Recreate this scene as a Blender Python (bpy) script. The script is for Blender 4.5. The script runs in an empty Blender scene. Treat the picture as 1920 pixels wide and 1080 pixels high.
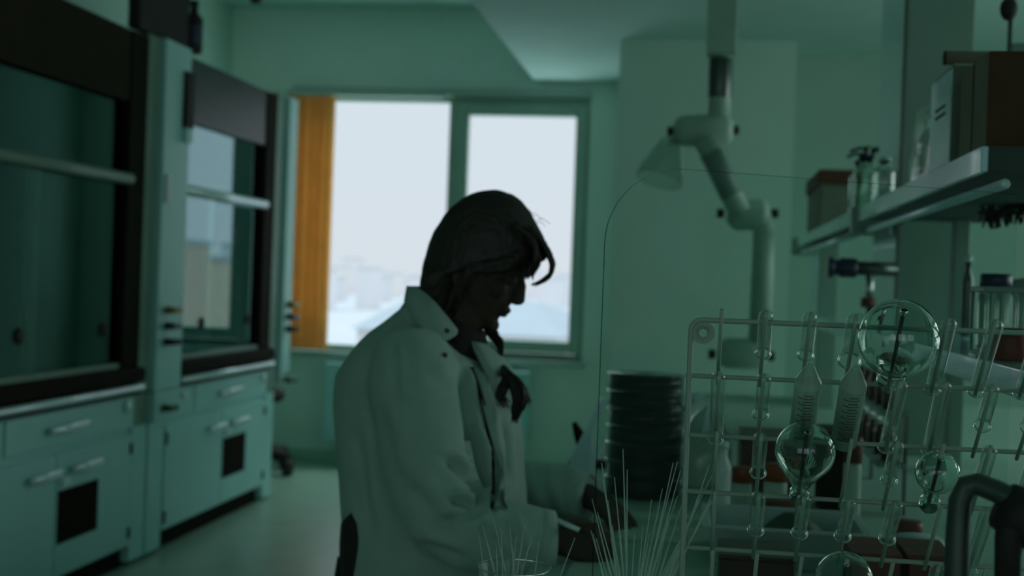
import bpy, bmesh, math, random
from math import sin, cos, pi, radians, sqrt
from mathutils import Vector, Matrix, noise
from mathutils.bvhtree import BVHTree

random.seed(7)
scene = bpy.context.scene
COL = scene.collection

# ------------------------------------------------------------------ camera
CAM_H = 1.36
FOC = 2400.0                       # focal length in pixels of the 1920 frame
CAM_R = (Matrix.Rotation(radians(8.3), 3, 'Z') @ Matrix.Rotation(radians(90 - .36), 3, 'X')
         @ Matrix.Rotation(radians(2.1), 3, 'Z'))
cam_data = bpy.data.cameras.new('camera')
cam_data.sensor_width = 36.0
cam_data.lens = FOC / 1920 * 36.0
cam_data.clip_start = .05
cam_data.clip_end = 6000
cam_data.dof.use_dof = True
cam_data.dof.focus_distance = 1.47
cam_data.dof.aperture_fstop = 4.8
cam = bpy.data.objects.new('camera', cam_data)
cam.matrix_world = Matrix.Translation((0, 0, CAM_H)) @ CAM_R.to_4x4()
COL.objects.link(cam)
scene.camera = cam


def at(u, v, depth):
    """point of the room at distance `depth` down the room that shows at picture position u, v"""
    r = CAM_R @ Vector(((u - 960) / FOC, -(v - 540) / FOC, -1))
    return Vector((0, 0, CAM_H)) + r * (depth / r.y)


# ------------------------------------------------------------------ view, sky, added fill lamps
vs = scene.view_settings
vs.view_transform = 'Standard'
vs.look = 'None'
vs.exposure = 0.0
vs.gamma = 1.0
vs.use_curve_mapping = False
scene.cycles.use_denoising = True
scene.cycles.max_bounces = 16
scene.cycles.transparent_max_bounces = 24
scene.cycles.transmission_bounces = 14
scene.cycles.diffuse_bounces = 6
scene.cycles.caustics_reflective = False
scene.cycles.caustics_refractive = False
scene.cycles.sample_clamp_indirect = 4.0

world = bpy.data.worlds.new('overcast_sky')
scene.world = world
world.use_nodes = True
wn = world.node_tree.nodes
wl = world.node_tree.links
wn.clear()
wo = wn.new('ShaderNodeOutputWorld')
wb = wn.new('ShaderNodeBackground')
wc = wn.new('ShaderNodeTexCoord')
wsep = wn.new('ShaderNodeSeparateXYZ')
wr = wn.new('ShaderNodeValToRGB')
wr.color_ramp.elements[0].position = 0.0
wr.color_ramp.elements[0].color = (.72, .77, .83, 1)
wr.color_ramp.elements[1].position = .14
wr.color_ramp.elements[1].color = (.71, .79, .86, 1)
e_ = wr.color_ramp.elements.new(1.0)                 # an overcast sky is brighter overhead
e_.color = (1.9, 2.25, 2.45, 1)
wl.new(wc.outputs['Generated'], wsep.inputs[0])
wl.new(wsep.outputs['Z'], wr.inputs[0])
wl.new(wr.outputs[0], wb.inputs['Color'])
wb.inputs['Strength'].default_value = 1.0
wl.new(wb.outputs[0], wo.inputs[0])


def fill_lamp(name, loc, rot, sx, sy, power, color):
    l = bpy.data.lights.new(name, 'AREA')
    l.shape = 'RECTANGLE'
    l.size = sx
    l.size_y = sy
    l.energy = power
    l.color = color
    o = bpy.data.objects.new(name, l)
    o.location = loc
    o.rotation_euler = rot
    COL.objects.link(o)
    return o


REAR_Y = -3.2
RIGHT_X = 3.4
RWIN = ((2.6, 4.3), (4.7, 6.4))                      # unseen side-wall windows, added to let in more light
# lamps added outside the side windows to brighten the room
for wy0, wy1 in RWIN:
    fill_lamp('window_daylight', (RIGHT_X + .35, (wy0 + wy1) / 2, 1.75), (radians(90), 0, radians(90)), 1.7, 1.6, 20, (.86, 1.0, .95))
# lamps added outside the far window, out of view, to boost its light
fill_lamp('window_daylight', (-1.9, 10.0, 3.75), (radians(-48), 0, 0), 2.2, 1.4, 80, (.86, .96, 1.0))
fill_lamp('window_daylight', (-1.9, 10.0, -.35), (radians(-132), 0, 0), 2.2, 1.4, 80, (.86, .96, 1.0))

# ------------------------------------------------------------------ materials
MATS = {}


def mat(name, color, rough=.6, metal=0.0, var=.08, scale=12.0, bump=0.0, bscale=60.0, spec=.5, coat=0.0,
        stretch=None, sheen=0.0):
    if name in MATS:
        return MATS[name]
    m = bpy.data.materials.new(name)
    m.use_nodes = True
    n, l = m.node_tree.nodes, m.node_tree.links
    b = n['Principled BSDF']
    b.inputs['Roughness'].default_value = rough
    b.inputs['Metallic'].default_value = metal
    b.inputs['Specular IOR Level'].default_value = spec
    b.inputs['Coat Weight'].default_value = coat
    b.inputs['Sheen Weight'].default_value = sheen
    tc = n.new('ShaderNodeTexCoord')
    src = tc.outputs['Object']
    if stretch:
        mp = n.new('ShaderNodeMapping')
        mp.inputs['Scale'].default_value = stretch
        l.new(src, mp.inputs[0])
        src = mp.outputs[0]
    nz = n.new('ShaderNodeTexNoise')
    nz.inputs['Scale'].default_value = scale
    nz.inputs['Detail'].default_value = 4
    l.new(src, nz.inputs['Vector'])
    cr = n.new('ShaderNodeValToRGB')
    cr.color_ramp.elements[0].position = .3
    cr.color_ramp.elements[1].position = .7
    cr.color_ramp.elements[0].color = [max(0, c * (1 - var)) for c in color] + [1]
    cr.color_ramp.elements[1].color = [min(1, c * (1 + var)) for c in color] + [1]
    l.new(nz.outputs['Fac'], cr.inputs[0])
    l.new(cr.outputs[0], b.inputs['Base Color'])
    if bump:
        nb = n.new('ShaderNodeTexNoise')
        nb.inputs['Scale'].default_value = bscale
        nb.inputs['Detail'].default_value = 3
        l.new(src, nb.inputs['Vector'])
        bp = n.new('ShaderNodeBump')
        bp.inputs['Strength'].default_value = bump
        bp.inputs['Distance'].default_value = .01
        l.new(nb.outputs['Fac'], bp.inputs['Height'])
        l.new(bp.outputs[0], b.inputs['Normal'])
    MATS[name] = m
    return m


def glass_mat(name, color=(.93, .98, .96), ior=1.47, rough=0.0):
    m = bpy.data.materials.new(name)
    m.use_nodes = True
    n, l = m.node_tree.nodes, m.node_tree.links
    n.clear()
    o = n.new('ShaderNodeOutputMaterial')
    g = n.new('ShaderNodeBsdfGlass')
    g.inputs['Color'].default_value = (*color, 1)
    g.inputs['IOR'].default_value = ior
    g.inputs['Roughness'].default_value = rough
    l.new(g.outputs[0], o.inputs[0])
    MATS[name] = m
    return m


def pane_mat(name, tint=(.9, .95, .93), ior=1.5, rough=.015, haze=0.0, hazecol=(.5, .6, .56), gloss=(1, 1, 1)):
    """sheet glass: clear straight through, mirror-like at a slant"""
    m = bpy.data.materials.new(name)
    m.use_nodes = True
    n, l = m.node_tree.nodes, m.node_tree.links
    n.clear()
    o = n.new('ShaderNodeOutputMaterial')
    t = n.new('ShaderNodeBsdfTransparent')
    t.inputs['Color'].default_value = (*tint, 1)
    g = n.new('ShaderNodeBsdfGlossy')
    g.inputs['Roughness'].default_value = rough
    g.inputs['Color'].default_value = (*gloss, 1)
    lw = n.new('ShaderNodeLayerWeight')              # Schlick's form of Fresnel, the same from both sides
    lw.inputs['Blend'].default_value = .5
    pw = n.new('ShaderNodeMath')
    pw.operation = 'POWER'
    pw.inputs[1].default_value = 5.0
    l.new(lw.outputs['Facing'], pw.inputs[0])
    f0 = ((ior - 1) / (ior + 1)) ** 2
    f = n.new('ShaderNodeMath')
    f.operation = 'MULTIPLY_ADD'
    f.inputs[1].default_value = 1 - f0
    f.inputs[2].default_value = f0
    l.new(pw.outputs[0], f.inputs[0])
    mx = n.new('ShaderNodeMixShader')
    l.new(f.outputs[0], mx.inputs[0])
    l.new(t.outputs[0], mx.inputs[1])
    l.new(g.outputs[0], mx.inputs[2])
    out = mx
    if haze:
        d = n.new('ShaderNodeBsdfDiffuse')
        d.inputs['Color'].default_value = (*hazecol, 1)
        m2 = n.new('ShaderNodeMixShader')
        m2.inputs[0].default_value = haze
        l.new(mx.outputs[0], m2.inputs[1])
        l.new(d.outputs[0], m2.inputs[2])
        out = m2
    l.new(out.outputs[0], o.inputs[0])
    MATS[name] = m
    return m


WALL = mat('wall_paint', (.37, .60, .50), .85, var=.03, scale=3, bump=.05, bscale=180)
WALLB = mat('far_wall_paint', (.70, .86, .77), .85, var=.03, scale=3, bump=.05, bscale=180)  # wall paint lightened: bounced room light put into the colour
WALL2 = mat('recess_wall_paint', (.27, .46, .37), .85, var=.03, scale=3, bump=.05, bscale=180)  # wall paint darkened: dimmer light on the recess put into the colour
CEIL = mat('ceiling_paint', (.42, .66, .60), .9, var=.03, scale=3)
FLOOR = mat('vinyl_floor', (.27, .44, .34), .32, var=.08, scale=5, bump=.03, bscale=20)
HOODW = mat('hood_white_enamel', (.42, .75, .72), .42, var=.03, scale=6)
HOODG = mat('hood_grey_green', (.20, .32, .25), .5, var=.05, scale=6)
HOODIN = mat('hood_lining', (.07, .12, .10), .6, var=.1, scale=4)
BLACK = mat('black_resin', (.014, .011, .006), .8, var=.2, scale=20, spec=.12)
BLACKGL2 = mat('grey_gloss_panel', (.018, .034, .030), .38, var=.1, scale=6, spec=.4)
BLACKGL = mat('black_gloss_panel', (.030, .025, .014), .8, var=.1, scale=6, spec=.1)
BLACKRUB = mat('black_rubber', (.015, .013, .010), .7, var=.2, scale=30)
DARKFAB = mat('dark_upholstery', (.022, .017, .014), .85, var=.2, scale=60, bump=.2, bscale=300)
ALU = mat('brushed_aluminium', (.74, .90, .92), .33, metal=.35, var=.05, scale=20)
STEEL = mat('steel', (.45, .52, .50), .28, metal=1.0, var=.05, scale=20)
DSTEEL = mat('dark_steel', (.10, .13, .115), .34, metal=.8, var=.1, scale=20)
PVC = mat('window_frame_plastic', (.36, .52, .43), .45, var=.03, scale=5)
SILL = mat('window_sill_plastic', (.40, .54, .48), .45, var=.03, scale=5)
ORANGE = mat('orange_blind_fabric', (.82, .53, .19), .85, var=.12, scale=9, bump=.1, bscale=200)
_n, _l = ORANGE.node_tree.nodes, ORANGE.node_tree.links
_t = _n.new('ShaderNodeBsdfTranslucent')
_t.inputs['Color'].default_value = (.84, .58, .235, 1)
_m = _n.new('ShaderNodeMixShader')
_m.inputs[0].default_value = .55
_l.new(_n['Principled BSDF'].outputs[0], _m.inputs[1])
_l.new(_t.outputs[0], _m.inputs[2])
_l.new(_m.outputs[0], _n['Material Output'].inputs[0])
COATM = mat('lab_coat_cotton', (.33, .50, .42), .9, var=.04, scale=25, bump=.12, bscale=420, sheen=.1)
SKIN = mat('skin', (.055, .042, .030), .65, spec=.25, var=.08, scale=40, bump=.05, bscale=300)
HAIR = mat('dark_hair', (.022, .016, .010), .5, var=.3, scale=30, bump=.5, bscale=40, stretch=(1, 9, 1))
KNIT = mat('black_top', (.012, .011, .010), .9, var=.2, scale=60)
DENIM = mat('dark_trousers', (.03, .035, .045), .9, var=.2, scale=60)
BUTTON = mat('dark_buttons', (.05, .06, .055), .4)
WHITEPL = mat('white_plastic', (.62, .75, .70), .45, var=.03)
ARMW = mat('arm_white_enamel', (.40, .60, .48), .5, var=.03)
COLUMNM = mat('column_laminate', (.18, .31, .25), .5, var=.05, scale=5)
BENCHM = mat('bench_top_laminate', (.30, .46, .38), .5, var=.05, scale=8)
CABM = mat('bench_cabinet', (.35, .46, .40), .55, var=.04)
SHELFM = mat('shelf_laminate', (.46, .80, .82), .22, var=.03, spec=.9, coat=.7)
SHELFD = mat('shelf_end_cap', (.075, .10, .085), .8, var=.08, spec=.15)
CARD = mat('brown_cardboard', (.085, .045, .020), .9, var=.15, scale=14, bump=.06, bscale=90)
CARDL = mat('tan_cardboard', (.22, .21, .15), .9, var=.1, scale=14, bump=.06, bscale=90)
CARTON = mat('grey_green_carton', (.16, .20, .15), .85, var=.08)
BLUECAP = mat('navy_plastic', (.018, .016, .055), .4, var=.1)
REDM = mat('dark_red_plastic', (.13, .022, .010), .5, var=.2, scale=20)
ORM = mat('orange_plastic', (.24, .050, .012), .5, var=.15)
MAROON = mat('maroon_liquid', (.055, .016, .012), .4, var=.3, scale=15)
GREENM = mat('dark_green_plastic', (.03, .07, .035), .6, var=.2)
TRAYM = mat('tray_plastic', (.38, .50, .46), .45, var=.05)
PAPER = mat('paper', (.40, .56, .47), .9, var=.04, scale=10)
STICK = mat('black_warning_sticker', (.016, .012, .008), .9, var=.2, spec=.08)
YELLOW = mat('yellow_valve', (.30, .20, .02), .45)
NAVY = mat('blue_valve', (.02, .035, .07), .45)
GREENV = mat('green_valve', (.03, .10, .045), .45)
RACKM = mat('rack_coated_wire', (.38, .52, .42), .55, var=.08)
GLASS = glass_mat('lab_glass')
ROD = pane_mat('pipette_glass', (.80, .88, .84), 1.4, .1, .42, (.80, .97, .88))
TUBEG = pane_mat('test_tube_glass', (.95, .985, .97), 1.32, .02, .11, (.62, .84, .74))
TGLASS = pane_mat('thin_tube_glass', (.955, .985, .97), 1.45, .01, .02, (.62, .84, .74))
AMBER = mat('amber_glass', (.11, .028, .015), .12, coat=.5)
PANE = pane_mat('window_pane', (.97, .985, .985), 1.08)
SASHGL = pane_mat('hood_sash_glass', (.55, .66, .61), 2.9, .02, gloss=(.66, .92, .98))
SASHGD = pane_mat('dark_hood_sash_glass', (.50, .60, .55), 1.9, .02, gloss=(.66, .92, .90))
PLEXI = pane_mat('acrylic_sheet', (.93, .985, .965), 1.12, .02, .008)
PLEXE = mat('acrylic_sheet_edge', (.010, .016, .013), .9, spec=.05)
FILM = pane_mat('clear_film', (.78, .86, .82), 1.5, .1, .22)
FROST = pane_mat('frosted_plastic', (.74, .84, .79), 1.4, .2, .45, (.62, .82, .70))
DOMEM = pane_mat('dome_plastic', (.86, .92, .89), 1.3, .1, .09)
TRANS = pane_mat('milky_sheet', (.7, .8, .8), 1.4, .1, .5, (.8, .95, .95))
_n, _l = TRANS.node_tree.nodes, TRANS.node_tree.links
_t = _n.new('ShaderNodeBsdfTranslucent')
_t.inputs['Color'].default_value = (.75, .92, .95, 1)
_m = _n.new('ShaderNodeMixShader')
_m.inputs[0].default_value = .6
_o = [x for x in _n if x.type == 'OUTPUT_MATERIAL'][0]
_prev = _o.inputs[0].links[0].from_socket
_l.new(_prev, _m.inputs[1])
_l.new(_t.outputs[0], _m.inputs[2])
_l.new(_m.outputs[0], _o.inputs[0])
PRINT = mat('printed_scale', (.05, .07, .06), .7)
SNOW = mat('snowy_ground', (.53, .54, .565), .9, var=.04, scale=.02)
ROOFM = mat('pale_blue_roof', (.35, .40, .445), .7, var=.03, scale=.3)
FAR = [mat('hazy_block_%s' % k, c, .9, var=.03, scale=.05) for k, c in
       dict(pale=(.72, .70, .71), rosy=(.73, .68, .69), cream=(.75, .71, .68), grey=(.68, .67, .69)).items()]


# ------------------------------------------------------------------ mesh helpers
class MB:
    """collects shapes for ONE mesh"""

    def __init__(self):
        self.v, self.f, self.s, self.mi = [], [], [], []

    def add(self, vs_, fs, smooth=False, mi=0):
        o = len(self.v)
        self.v += [tuple(p) for p in vs_]
        for f in fs:
            self.f.append([i + o for i in f])
            self.s.append(smooth)
            self.mi.append(mi)
        return self

    def box(self, lo, hi, bev=0.0, mtx=None, mi=0):
        lo, hi = Vector(lo), Vector(hi)
        bm = bmesh.new()
        bmesh.ops.create_cube(bm, size=1)
        for v in bm.verts:
            v.co = Vector([lo[i] + (v.co[i] + .5) * (hi[i] - lo[i]) for i in range(3)])
        if bev:
            bmesh.ops.bevel(bm, geom=bm.edges[:], offset=bev, segments=2, affect='EDGES', profile=.5)
        if mtx:
            bm.transform(mtx)
        bm.verts.index_update()
        self.add([v.co.copy() for v in bm.verts], [[v.index for v in f.verts] for f in bm.faces], False, mi)
        bm.free()
        return self

    def ring(self, pts_list, cap0=True, cap1=True, smooth=True, mi=0):
        n = len(pts_list[0])
        vs_ = [p for r in pts_list for p in r]
        fs = []
        for k in range(len(pts_list) - 1):
            for i in range(n):
                j = (i + 1) % n
                fs.append([k * n + i, k * n + j, (k + 1) * n + j, (k + 1) * n + i])
        if cap0:
            fs.append(list(range(n))[::-1])
        if cap1:
            fs.append([(len(pts_list) - 1) * n + i for i in range(n)])
        return self.add(vs_, fs, smooth, mi)

    def tube(self, path, rad, n=12, caps=True, flat=None, mi=0):
        path = [Vector(p) for p in path]
        if not hasattr(rad, '__len__'):
            rad = [rad] * len(path)
        rings = []
        up = None
        for k, p in enumerate(path):
            if k == 0:
                t = path[1] - p
            elif k == len(path) - 1:
                t = p - path[k - 1]
            else:
                t = (path[k + 1] - p).normalized() + (p - path[k - 1]).normalized()
            t.normalize()
            if up is None:
                up = Vector((0, 0, 1)) if abs(t.z) < .9 else Vector((0, 1, 0))
            a = t.cross(up)
            if a.length < 1e-6:
                a = t.orthogonal()
            a.normalize()
            b = a.cross(t).normalized()
            up = b
            fl = flat or (1, 1)
            rings.append([p + (a * cos(2 * pi * i / n) * fl[0] + b * sin(2 * pi * i / n) * fl[1]) * rad[k]
                          for i in range(n)])
        return self.ring(rings, caps, caps, True, mi)

    def lathe(self, prof, origin=(0, 0, 0), axis=(0, 0, 1), n=24, caps=(False, False), mi=0):
        """prof: (radius, distance along axis)"""
        ax = Vector(axis).normalized()
        a = ax.orthogonal().normalized()
        b = ax.cross(a)
        o = Vector(origin)
        rings = [[o + ax * h + (a * cos(2 * pi * i / n) + b * sin(2 * pi * i / n)) * max(r, 1e-5)
                  for i in range(n)] for r, h in prof]
        return self.ring(rings, caps[0], caps[1], True, mi)

    def cyl(self, p0, p1, r0, r1=None, n=20, mi=0):
        r1 = r0 if r1 is None else r1
        return self.tube([p0, p1], [r0, r1], n, True, None, mi)

    def ball(self, c, r, n=16, mtx=None):
        c = Vector(c)
        r = Vector(r) if hasattr(r, '__len__') else Vector((r, r, r))
        rings = []
        for k in range(n // 2 + 1):
            th = pi * k / (n // 2)
            rings.append([Vector((max(sin(th), 1e-4) * cos(2 * pi * i / n) * r.x,
                                  max(sin(th), 1e-4) * sin(2 * pi * i / n) * r.y, cos(th) * r.z)) for i in range(n)])
        if mtx:
            rings = [[mtx @ p for p in q] for q in rings]
        return self.ring([[c + p for p in q] for q in rings][::-1])

    def prism(self, outline, vec, smooth=False):
        """closed outline (list of points) pushed along vec"""
        o = [Vector(p) for p in outline]
        w = [p + Vector(vec) for p in o]
        n = len(o)
        fs = [list(range(n))[::-1], [n + i for i in range(n)]]
        fs += [[i, (i + 1) % n, n + (i + 1) % n, n + i] for i in range(n)]
        return self.add(o + w, fs, smooth)

    def mesh(self, name):
        me = bpy.data.meshes.new(name)
        me.from_pydata(self.v, [], self.f)
        me.polygons.foreach_set('use_smooth', self.s)
        me.polygons.foreach_set('material_index', self.mi)
        me.update()
        bm = bmesh.new()
        bm.from_mesh(me)
        bmesh.ops.recalc_face_normals(bm, faces=bm.faces[:])
        bm.to_mesh(me)
        bm.free()
        return me

    def build(self, name, material, parent=None):
        me = self.mesh(name)
        for m in (material if isinstance(material, (list, tuple)) else [material]):
            me.materials.append(m)
        return link(name, me, parent)


def link(name, me, parent=None):
    o = bpy.data.objects.new(name, me)
    COL.objects.link(o)
    if parent is not None:
        o.parent = parent
        o.matrix_parent_inverse = world_of(parent).inverted()
    return o


def world_of(o):
    m = o.matrix_basis.copy()
    if o.parent:
        m = world_of(o.parent) @ o.matrix_parent_inverse @ m
    return m


def tag(o, label, cat=None, group=None, kind=None):
    if label:
        o['label'] = label
    if cat:
        o['category'] = cat
    if group:
        o['group'] = group
    if kind:
        o['kind'] = kind
    return o


def thing(name, loc, label, cat, group=None):
    o = bpy.data.objects.new(name, None)
    o.empty_display_size = .05
    o.location = loc
    COL.objects.link(o)
    return tag(o, label, cat, group)


def struct(name, mb, m, label=None):
    o = mb.build(name, m)
    o['kind'] = 'structure'
    if label:
        o['label'] = label
    return o


def copy_tree(o, delta, parent=None):
    c = o.copy()
    COL.objects.link(c)
    if parent is None:
        c.location = o.location + Vector(delta)
    else:
        c.parent = parent
        c.matrix_parent_inverse = o.matrix_parent_inverse.copy()
    for ch in list(o.children):
        copy_tree(ch, delta, c)
    return c


# ------------------------------------------------------------------ room shell
XL, XR, YB, YP, ZC, ZL = -3.45, RIGHT_X, 9.0, 7.4, 3.28, 2.77
WX0, WX1, WZ0, WZ1 = -2.97, -.80, .80, 2.66          # window opening in the far wall
struct('floor', MB().box((XL - .2, REAR_Y - .2, -.12), (XR + .2, YB + .3, 0)), FLOOR,
       'pale green-grey vinyl floor of the laboratory')
struct('ceiling', MB().box((XL - .2, REAR_Y - .2, ZC), (XR + .2, YB + .3, ZC + .15)), CEIL,
       'upper ceiling above the fume hoods')
struct('trim_1', MB().box((-1.2, REAR_Y, ZL), (XR, YB, ZC)), CEIL, 'lowered ceiling box over the lab bench side')
struct('wall_left', MB().box((XL - .2, REAR_Y - .2, 0), (XL, YB + .3, ZC)), WALL)
wr_ = MB().box((XR, REAR_Y - .2, 0), (XR + .2, YB + .3, .9)).box((XR, REAR_Y - .2, 2.6), (XR + .2, YB + .3, ZC))
for a_, b_ in ((REAR_Y - .2, RWIN[0][0]), (RWIN[0][1], RWIN[1][0]), (RWIN[1][1], YB + .3)):
    wr_.box((XR, a_, .9), (XR + .2, b_, 2.6))
struct('wall_right', wr_, WALL)
for k_, (a_, b_) in enumerate(RWIN):  # frames of the added side windows
    w2 = bpy.data.objects.new('window_%d' % (5 + k_), None)
    w2.location = (XR, (a_ + b_) / 2, .9)
    COL.objects.link(w2)
    w2['kind'] = 'structure'
    m = MB()
    x0_, x1_ = XR + .08, XR + .15
    m.box((x0_, a_, .9), (x1_, a_ + .06, 2.6)).box((x0_, b_ - .06, .9), (x1_, b_, 2.6)).box((x0_, a_, .9), (x1_, b_, .96)).box((x0_, a_, 2.54), (x1_, b_, 2.6))
    m.box((x0_, (a_ + b_) / 2 - .03, .96), (x1_, (a_ + b_) / 2 + .03, 2.54))
    m.build('window_frame', PVC, w2)
bw = MB()
bw.box((XL, YB, 0), (WX0, YB + .3, ZC)).box((WX1, YB, 0), (XR, YB + .3, ZC))
bw.box((WX0, YB, 0), (WX1, YB + .3, WZ0)).box((WX0, YB, WZ1), (WX1, YB + .3, ZC))
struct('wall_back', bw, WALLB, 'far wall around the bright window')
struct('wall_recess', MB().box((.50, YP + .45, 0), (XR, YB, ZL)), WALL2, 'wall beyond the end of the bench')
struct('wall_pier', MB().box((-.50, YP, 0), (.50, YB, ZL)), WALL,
       'green-grey wall pier standing forward beside the window')
rw = MB()
rz0, rz1 = .9, 2.6
xs = [XL, -3.0, -1.2, -.7, 1.1, 1.6, 3.3, XR]
for k in range(0, len(xs), 2):
    rw.box((xs[k], REAR_Y - .2, 0), (xs[k + 1], REAR_Y, ZC))
for k in range(1, len(xs) - 1, 2):
    rw.box((xs[k], REAR_Y - .2, 0), (xs[k + 1], REAR_Y, rz0)).box((xs[k], REAR_Y - .2, rz1), (xs[k + 1], REAR_Y, ZC))
struct('wall_front', rw, WALL)
struct('baseboard_back', MB().box((XL, YB - .015, 0), (-.50, YB, .08), .004), WALL)

# far window: frame, fixed pane, opening sash
win = bpy.data.objects.new('window_1', None)
win.location = (-1.9, YB, WZ0)
COL.objects.link(win)
tag(win, 'bright window with a fixed pane and an opening sash in the far wall', kind='structure')
fy0, fy1 = YB + .03, YB + .10


def frame_ring(mb, x0, x1, z0, z1, w, y0, y1, bev=.006):
    mb.box((x0, y0, z0), (x0 + w, y1, z1), bev).box((x1 - w, y0, z0), (x1, y1, z1), bev)
    mb.box((x0 + w, y0, z1 - w), (x1 - w, y1, z1), bev).box((x0 + w, y0, z0), (x1 - w, y1, z0 + w), bev)


fr = MB()
frame_ring(fr, WX0, WX1, WZ0, WZ1, .045, fy0, fy1)
fr.box((-1.815, fy0, WZ0 + .045), (-1.745, fy1, WZ1 - .045), .006)
fr.build('window_frame', PVC, win)
sa = MB()
frame_ring(sa, -1.755, -.815, WZ0 + .05, WZ1 - .05, .085, fy0 - .03, fy1 - .02, .01)
sash = sa.build('sash', PVC, win)
hb = MB()
hb.box((-1.735, fy0 - .045, 1.62), (-1.705, fy0 - .03, 1.70), .004).tube(
    [(-1.72, fy0 - .05, 1.66), (-1.72, fy0 - .075, 1.66), (-1.72, fy0 - .078, 1.54)], .009, 8)
hb.build('window_handle', PVC, sash)
MB().box((WX0 + .045, fy0 + .02, WZ0 + .045), (-1.815, fy0 + .03, WZ1 - .045)).build('pane', PANE, win)
MB().box((-1.67, fy0 + .01, WZ0 + .135), (-.90, fy0 + .02, WZ1 - .135)).build('pane', PANE, win)
MB().box((WX0 - .03, YB - .07, WZ0 - .035), (WX1 + .03, YB + .04, WZ0), .006).build('window_sill', SILL, win)
MB().box((WX0, YB - .03, WZ1 + .0), (WX1, YB - .002, WZ1 + .05), .004).build('window_trim', SILL, win)

# windows behind the photographer
for k in range(1, len(xs) - 1, 2):
    w2 = bpy.data.objects.new('window_%d' % (2 + k // 2), None)
    w2.location = ((xs[k] + xs[k + 1]) / 2, REAR_Y, rz0)
    COL.objects.link(w2)
    w2['kind'] = 'structure'
    m = MB()
    frame_ring(m, xs[k], xs[k + 1], rz0, rz1, .06, REAR_Y - .14, REAR_Y - .06)
    xm = (xs[k] + xs[k + 1]) / 2
    m.box((xm - .03, REAR_Y - .14, rz0 + .06), (xm + .03, REAR_Y - .06, rz1 - .06))
    m.build('window_frame', PVC, w2)

# ------------------------------------------------------------------ outside
struct('ground', MB().box((-1500, YB + 12, -14.4), (1500, 4000, -14)), SNOW, 'snow-white ground outside the window')
rf = thing('hip_roofed_house', at(850, 600, 70) * 1, 'white house with a pale blue hipped roof outside the window', 'house')
e0, e1, rg0, rg1 = at(655, 616, 62), at(1052, 632, 62), at(770, 556, 75), at(1004, 550, 75)
ez = e0.z
pts = [(e0.x, 62, ez), (e1.x, 62, ez), (e1.x + 1, 88, ez), (e0.x - 1, 88, ez),
       (rg0.x, 75, rg0.z), (rg1.x, 75, rg0.z)]
MB().add(pts, [[0, 1, 5, 4], [1, 2, 5], [2, 3, 4, 5], [3, 0, 4], [3, 2, 1, 0]]).build('roof', ROOFM, rf)
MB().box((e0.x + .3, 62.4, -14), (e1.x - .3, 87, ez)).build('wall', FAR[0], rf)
SKY = [500, 540, 580, 625, 665, 700, 740, 780, 820, 860, 900, 940, 980, 1020, 1060]
blocks = [(622, 640, 500, 500), (642, 668, 484, 520), (669, 690, 503, 620), (688, 716, 520, 640),
          (715, 742, 512, 560), (740, 770, 522, 700), (768, 806, 518, 600), (800, 836, 526, 620),
          (940, 985, 520, 640), (985, 1012, 508, 600), (1010, 1046, 524, 640), (1040, 1072, 515, 700),
          (1068, 1090, 527, 640), (560, 600, 505, 620), (598, 626, 520, 700)]
kinds = ['tall cream tower block', 'pale slab block', 'rosy low block', 'hazy grey-blue block']
blocks.sort()
for k, (u0, u1, v, d) in enumerate(blocks):
    d = SKY[(k * 4) % 15]
    a, b = at(u0, v, d), at(u1, v, d)
    o = thing('apartment_block', ((a.x + b.x) / 2, d, -14),
              '%s hazy apartment block from the orange blind along the window skyline' %
              ['first', 'second', 'third', 'fourth', 'fifth', 'sixth', 'seventh', 'eighth', 'ninth', 'tenth', 'eleventh', 'twelfth',
               'thirteenth', 'fourteenth', 'fifteenth'][k], 'building', 'hazy blocks on the skyline')
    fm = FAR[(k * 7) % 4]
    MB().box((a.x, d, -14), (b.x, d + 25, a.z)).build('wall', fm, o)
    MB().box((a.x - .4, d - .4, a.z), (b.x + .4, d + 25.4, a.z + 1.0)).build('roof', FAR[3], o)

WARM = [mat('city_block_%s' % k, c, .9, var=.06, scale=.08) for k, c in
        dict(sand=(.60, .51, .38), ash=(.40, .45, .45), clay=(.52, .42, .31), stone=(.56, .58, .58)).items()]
# nearer blocks off to one side: seen mirrored in the hood glass
for k in range(11):
    d = (210, 330, 250, 390, 230, 300, 180, 360, 270, 205, 320)[k]
    sl_ = .30 + .0185 * k
    w_ = (9, 12, 8, 14, 7, 10, 6, 12, 9, 7, 11)[k]
    h_ = (4, 6, 1, 9, 3, 0, 5, 4, 7, 1, 5)[k]
    x_ = sl_ * d
    o = thing('city_block', (x_, d, -14), '%s sandy city block, counted from the window mullion, mirrored in the hood glass' %
              ['first', 'second', 'third', 'fourth', 'fifth', 'sixth', 'seventh', 'eighth', 'ninth', 'tenth', 'eleventh'][k], 'building', 'city blocks mirrored in the hood')
    MB().box((x_ - w_ / 2, d, -14), (x_ + w_ / 2, d + 12, h_)).build('wall', WARM[k % 4], o)
    MB().box((x_ - w_ / 2 - .3, d - .3, h_), (x_ + w_ / 2 + .3, d + 12.3, h_ + .8)).build('roof', WARM[1], o)

# ------------------------------------------------------------------ fume hoods
XF = -2.50
PITCH = 1.80


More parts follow.
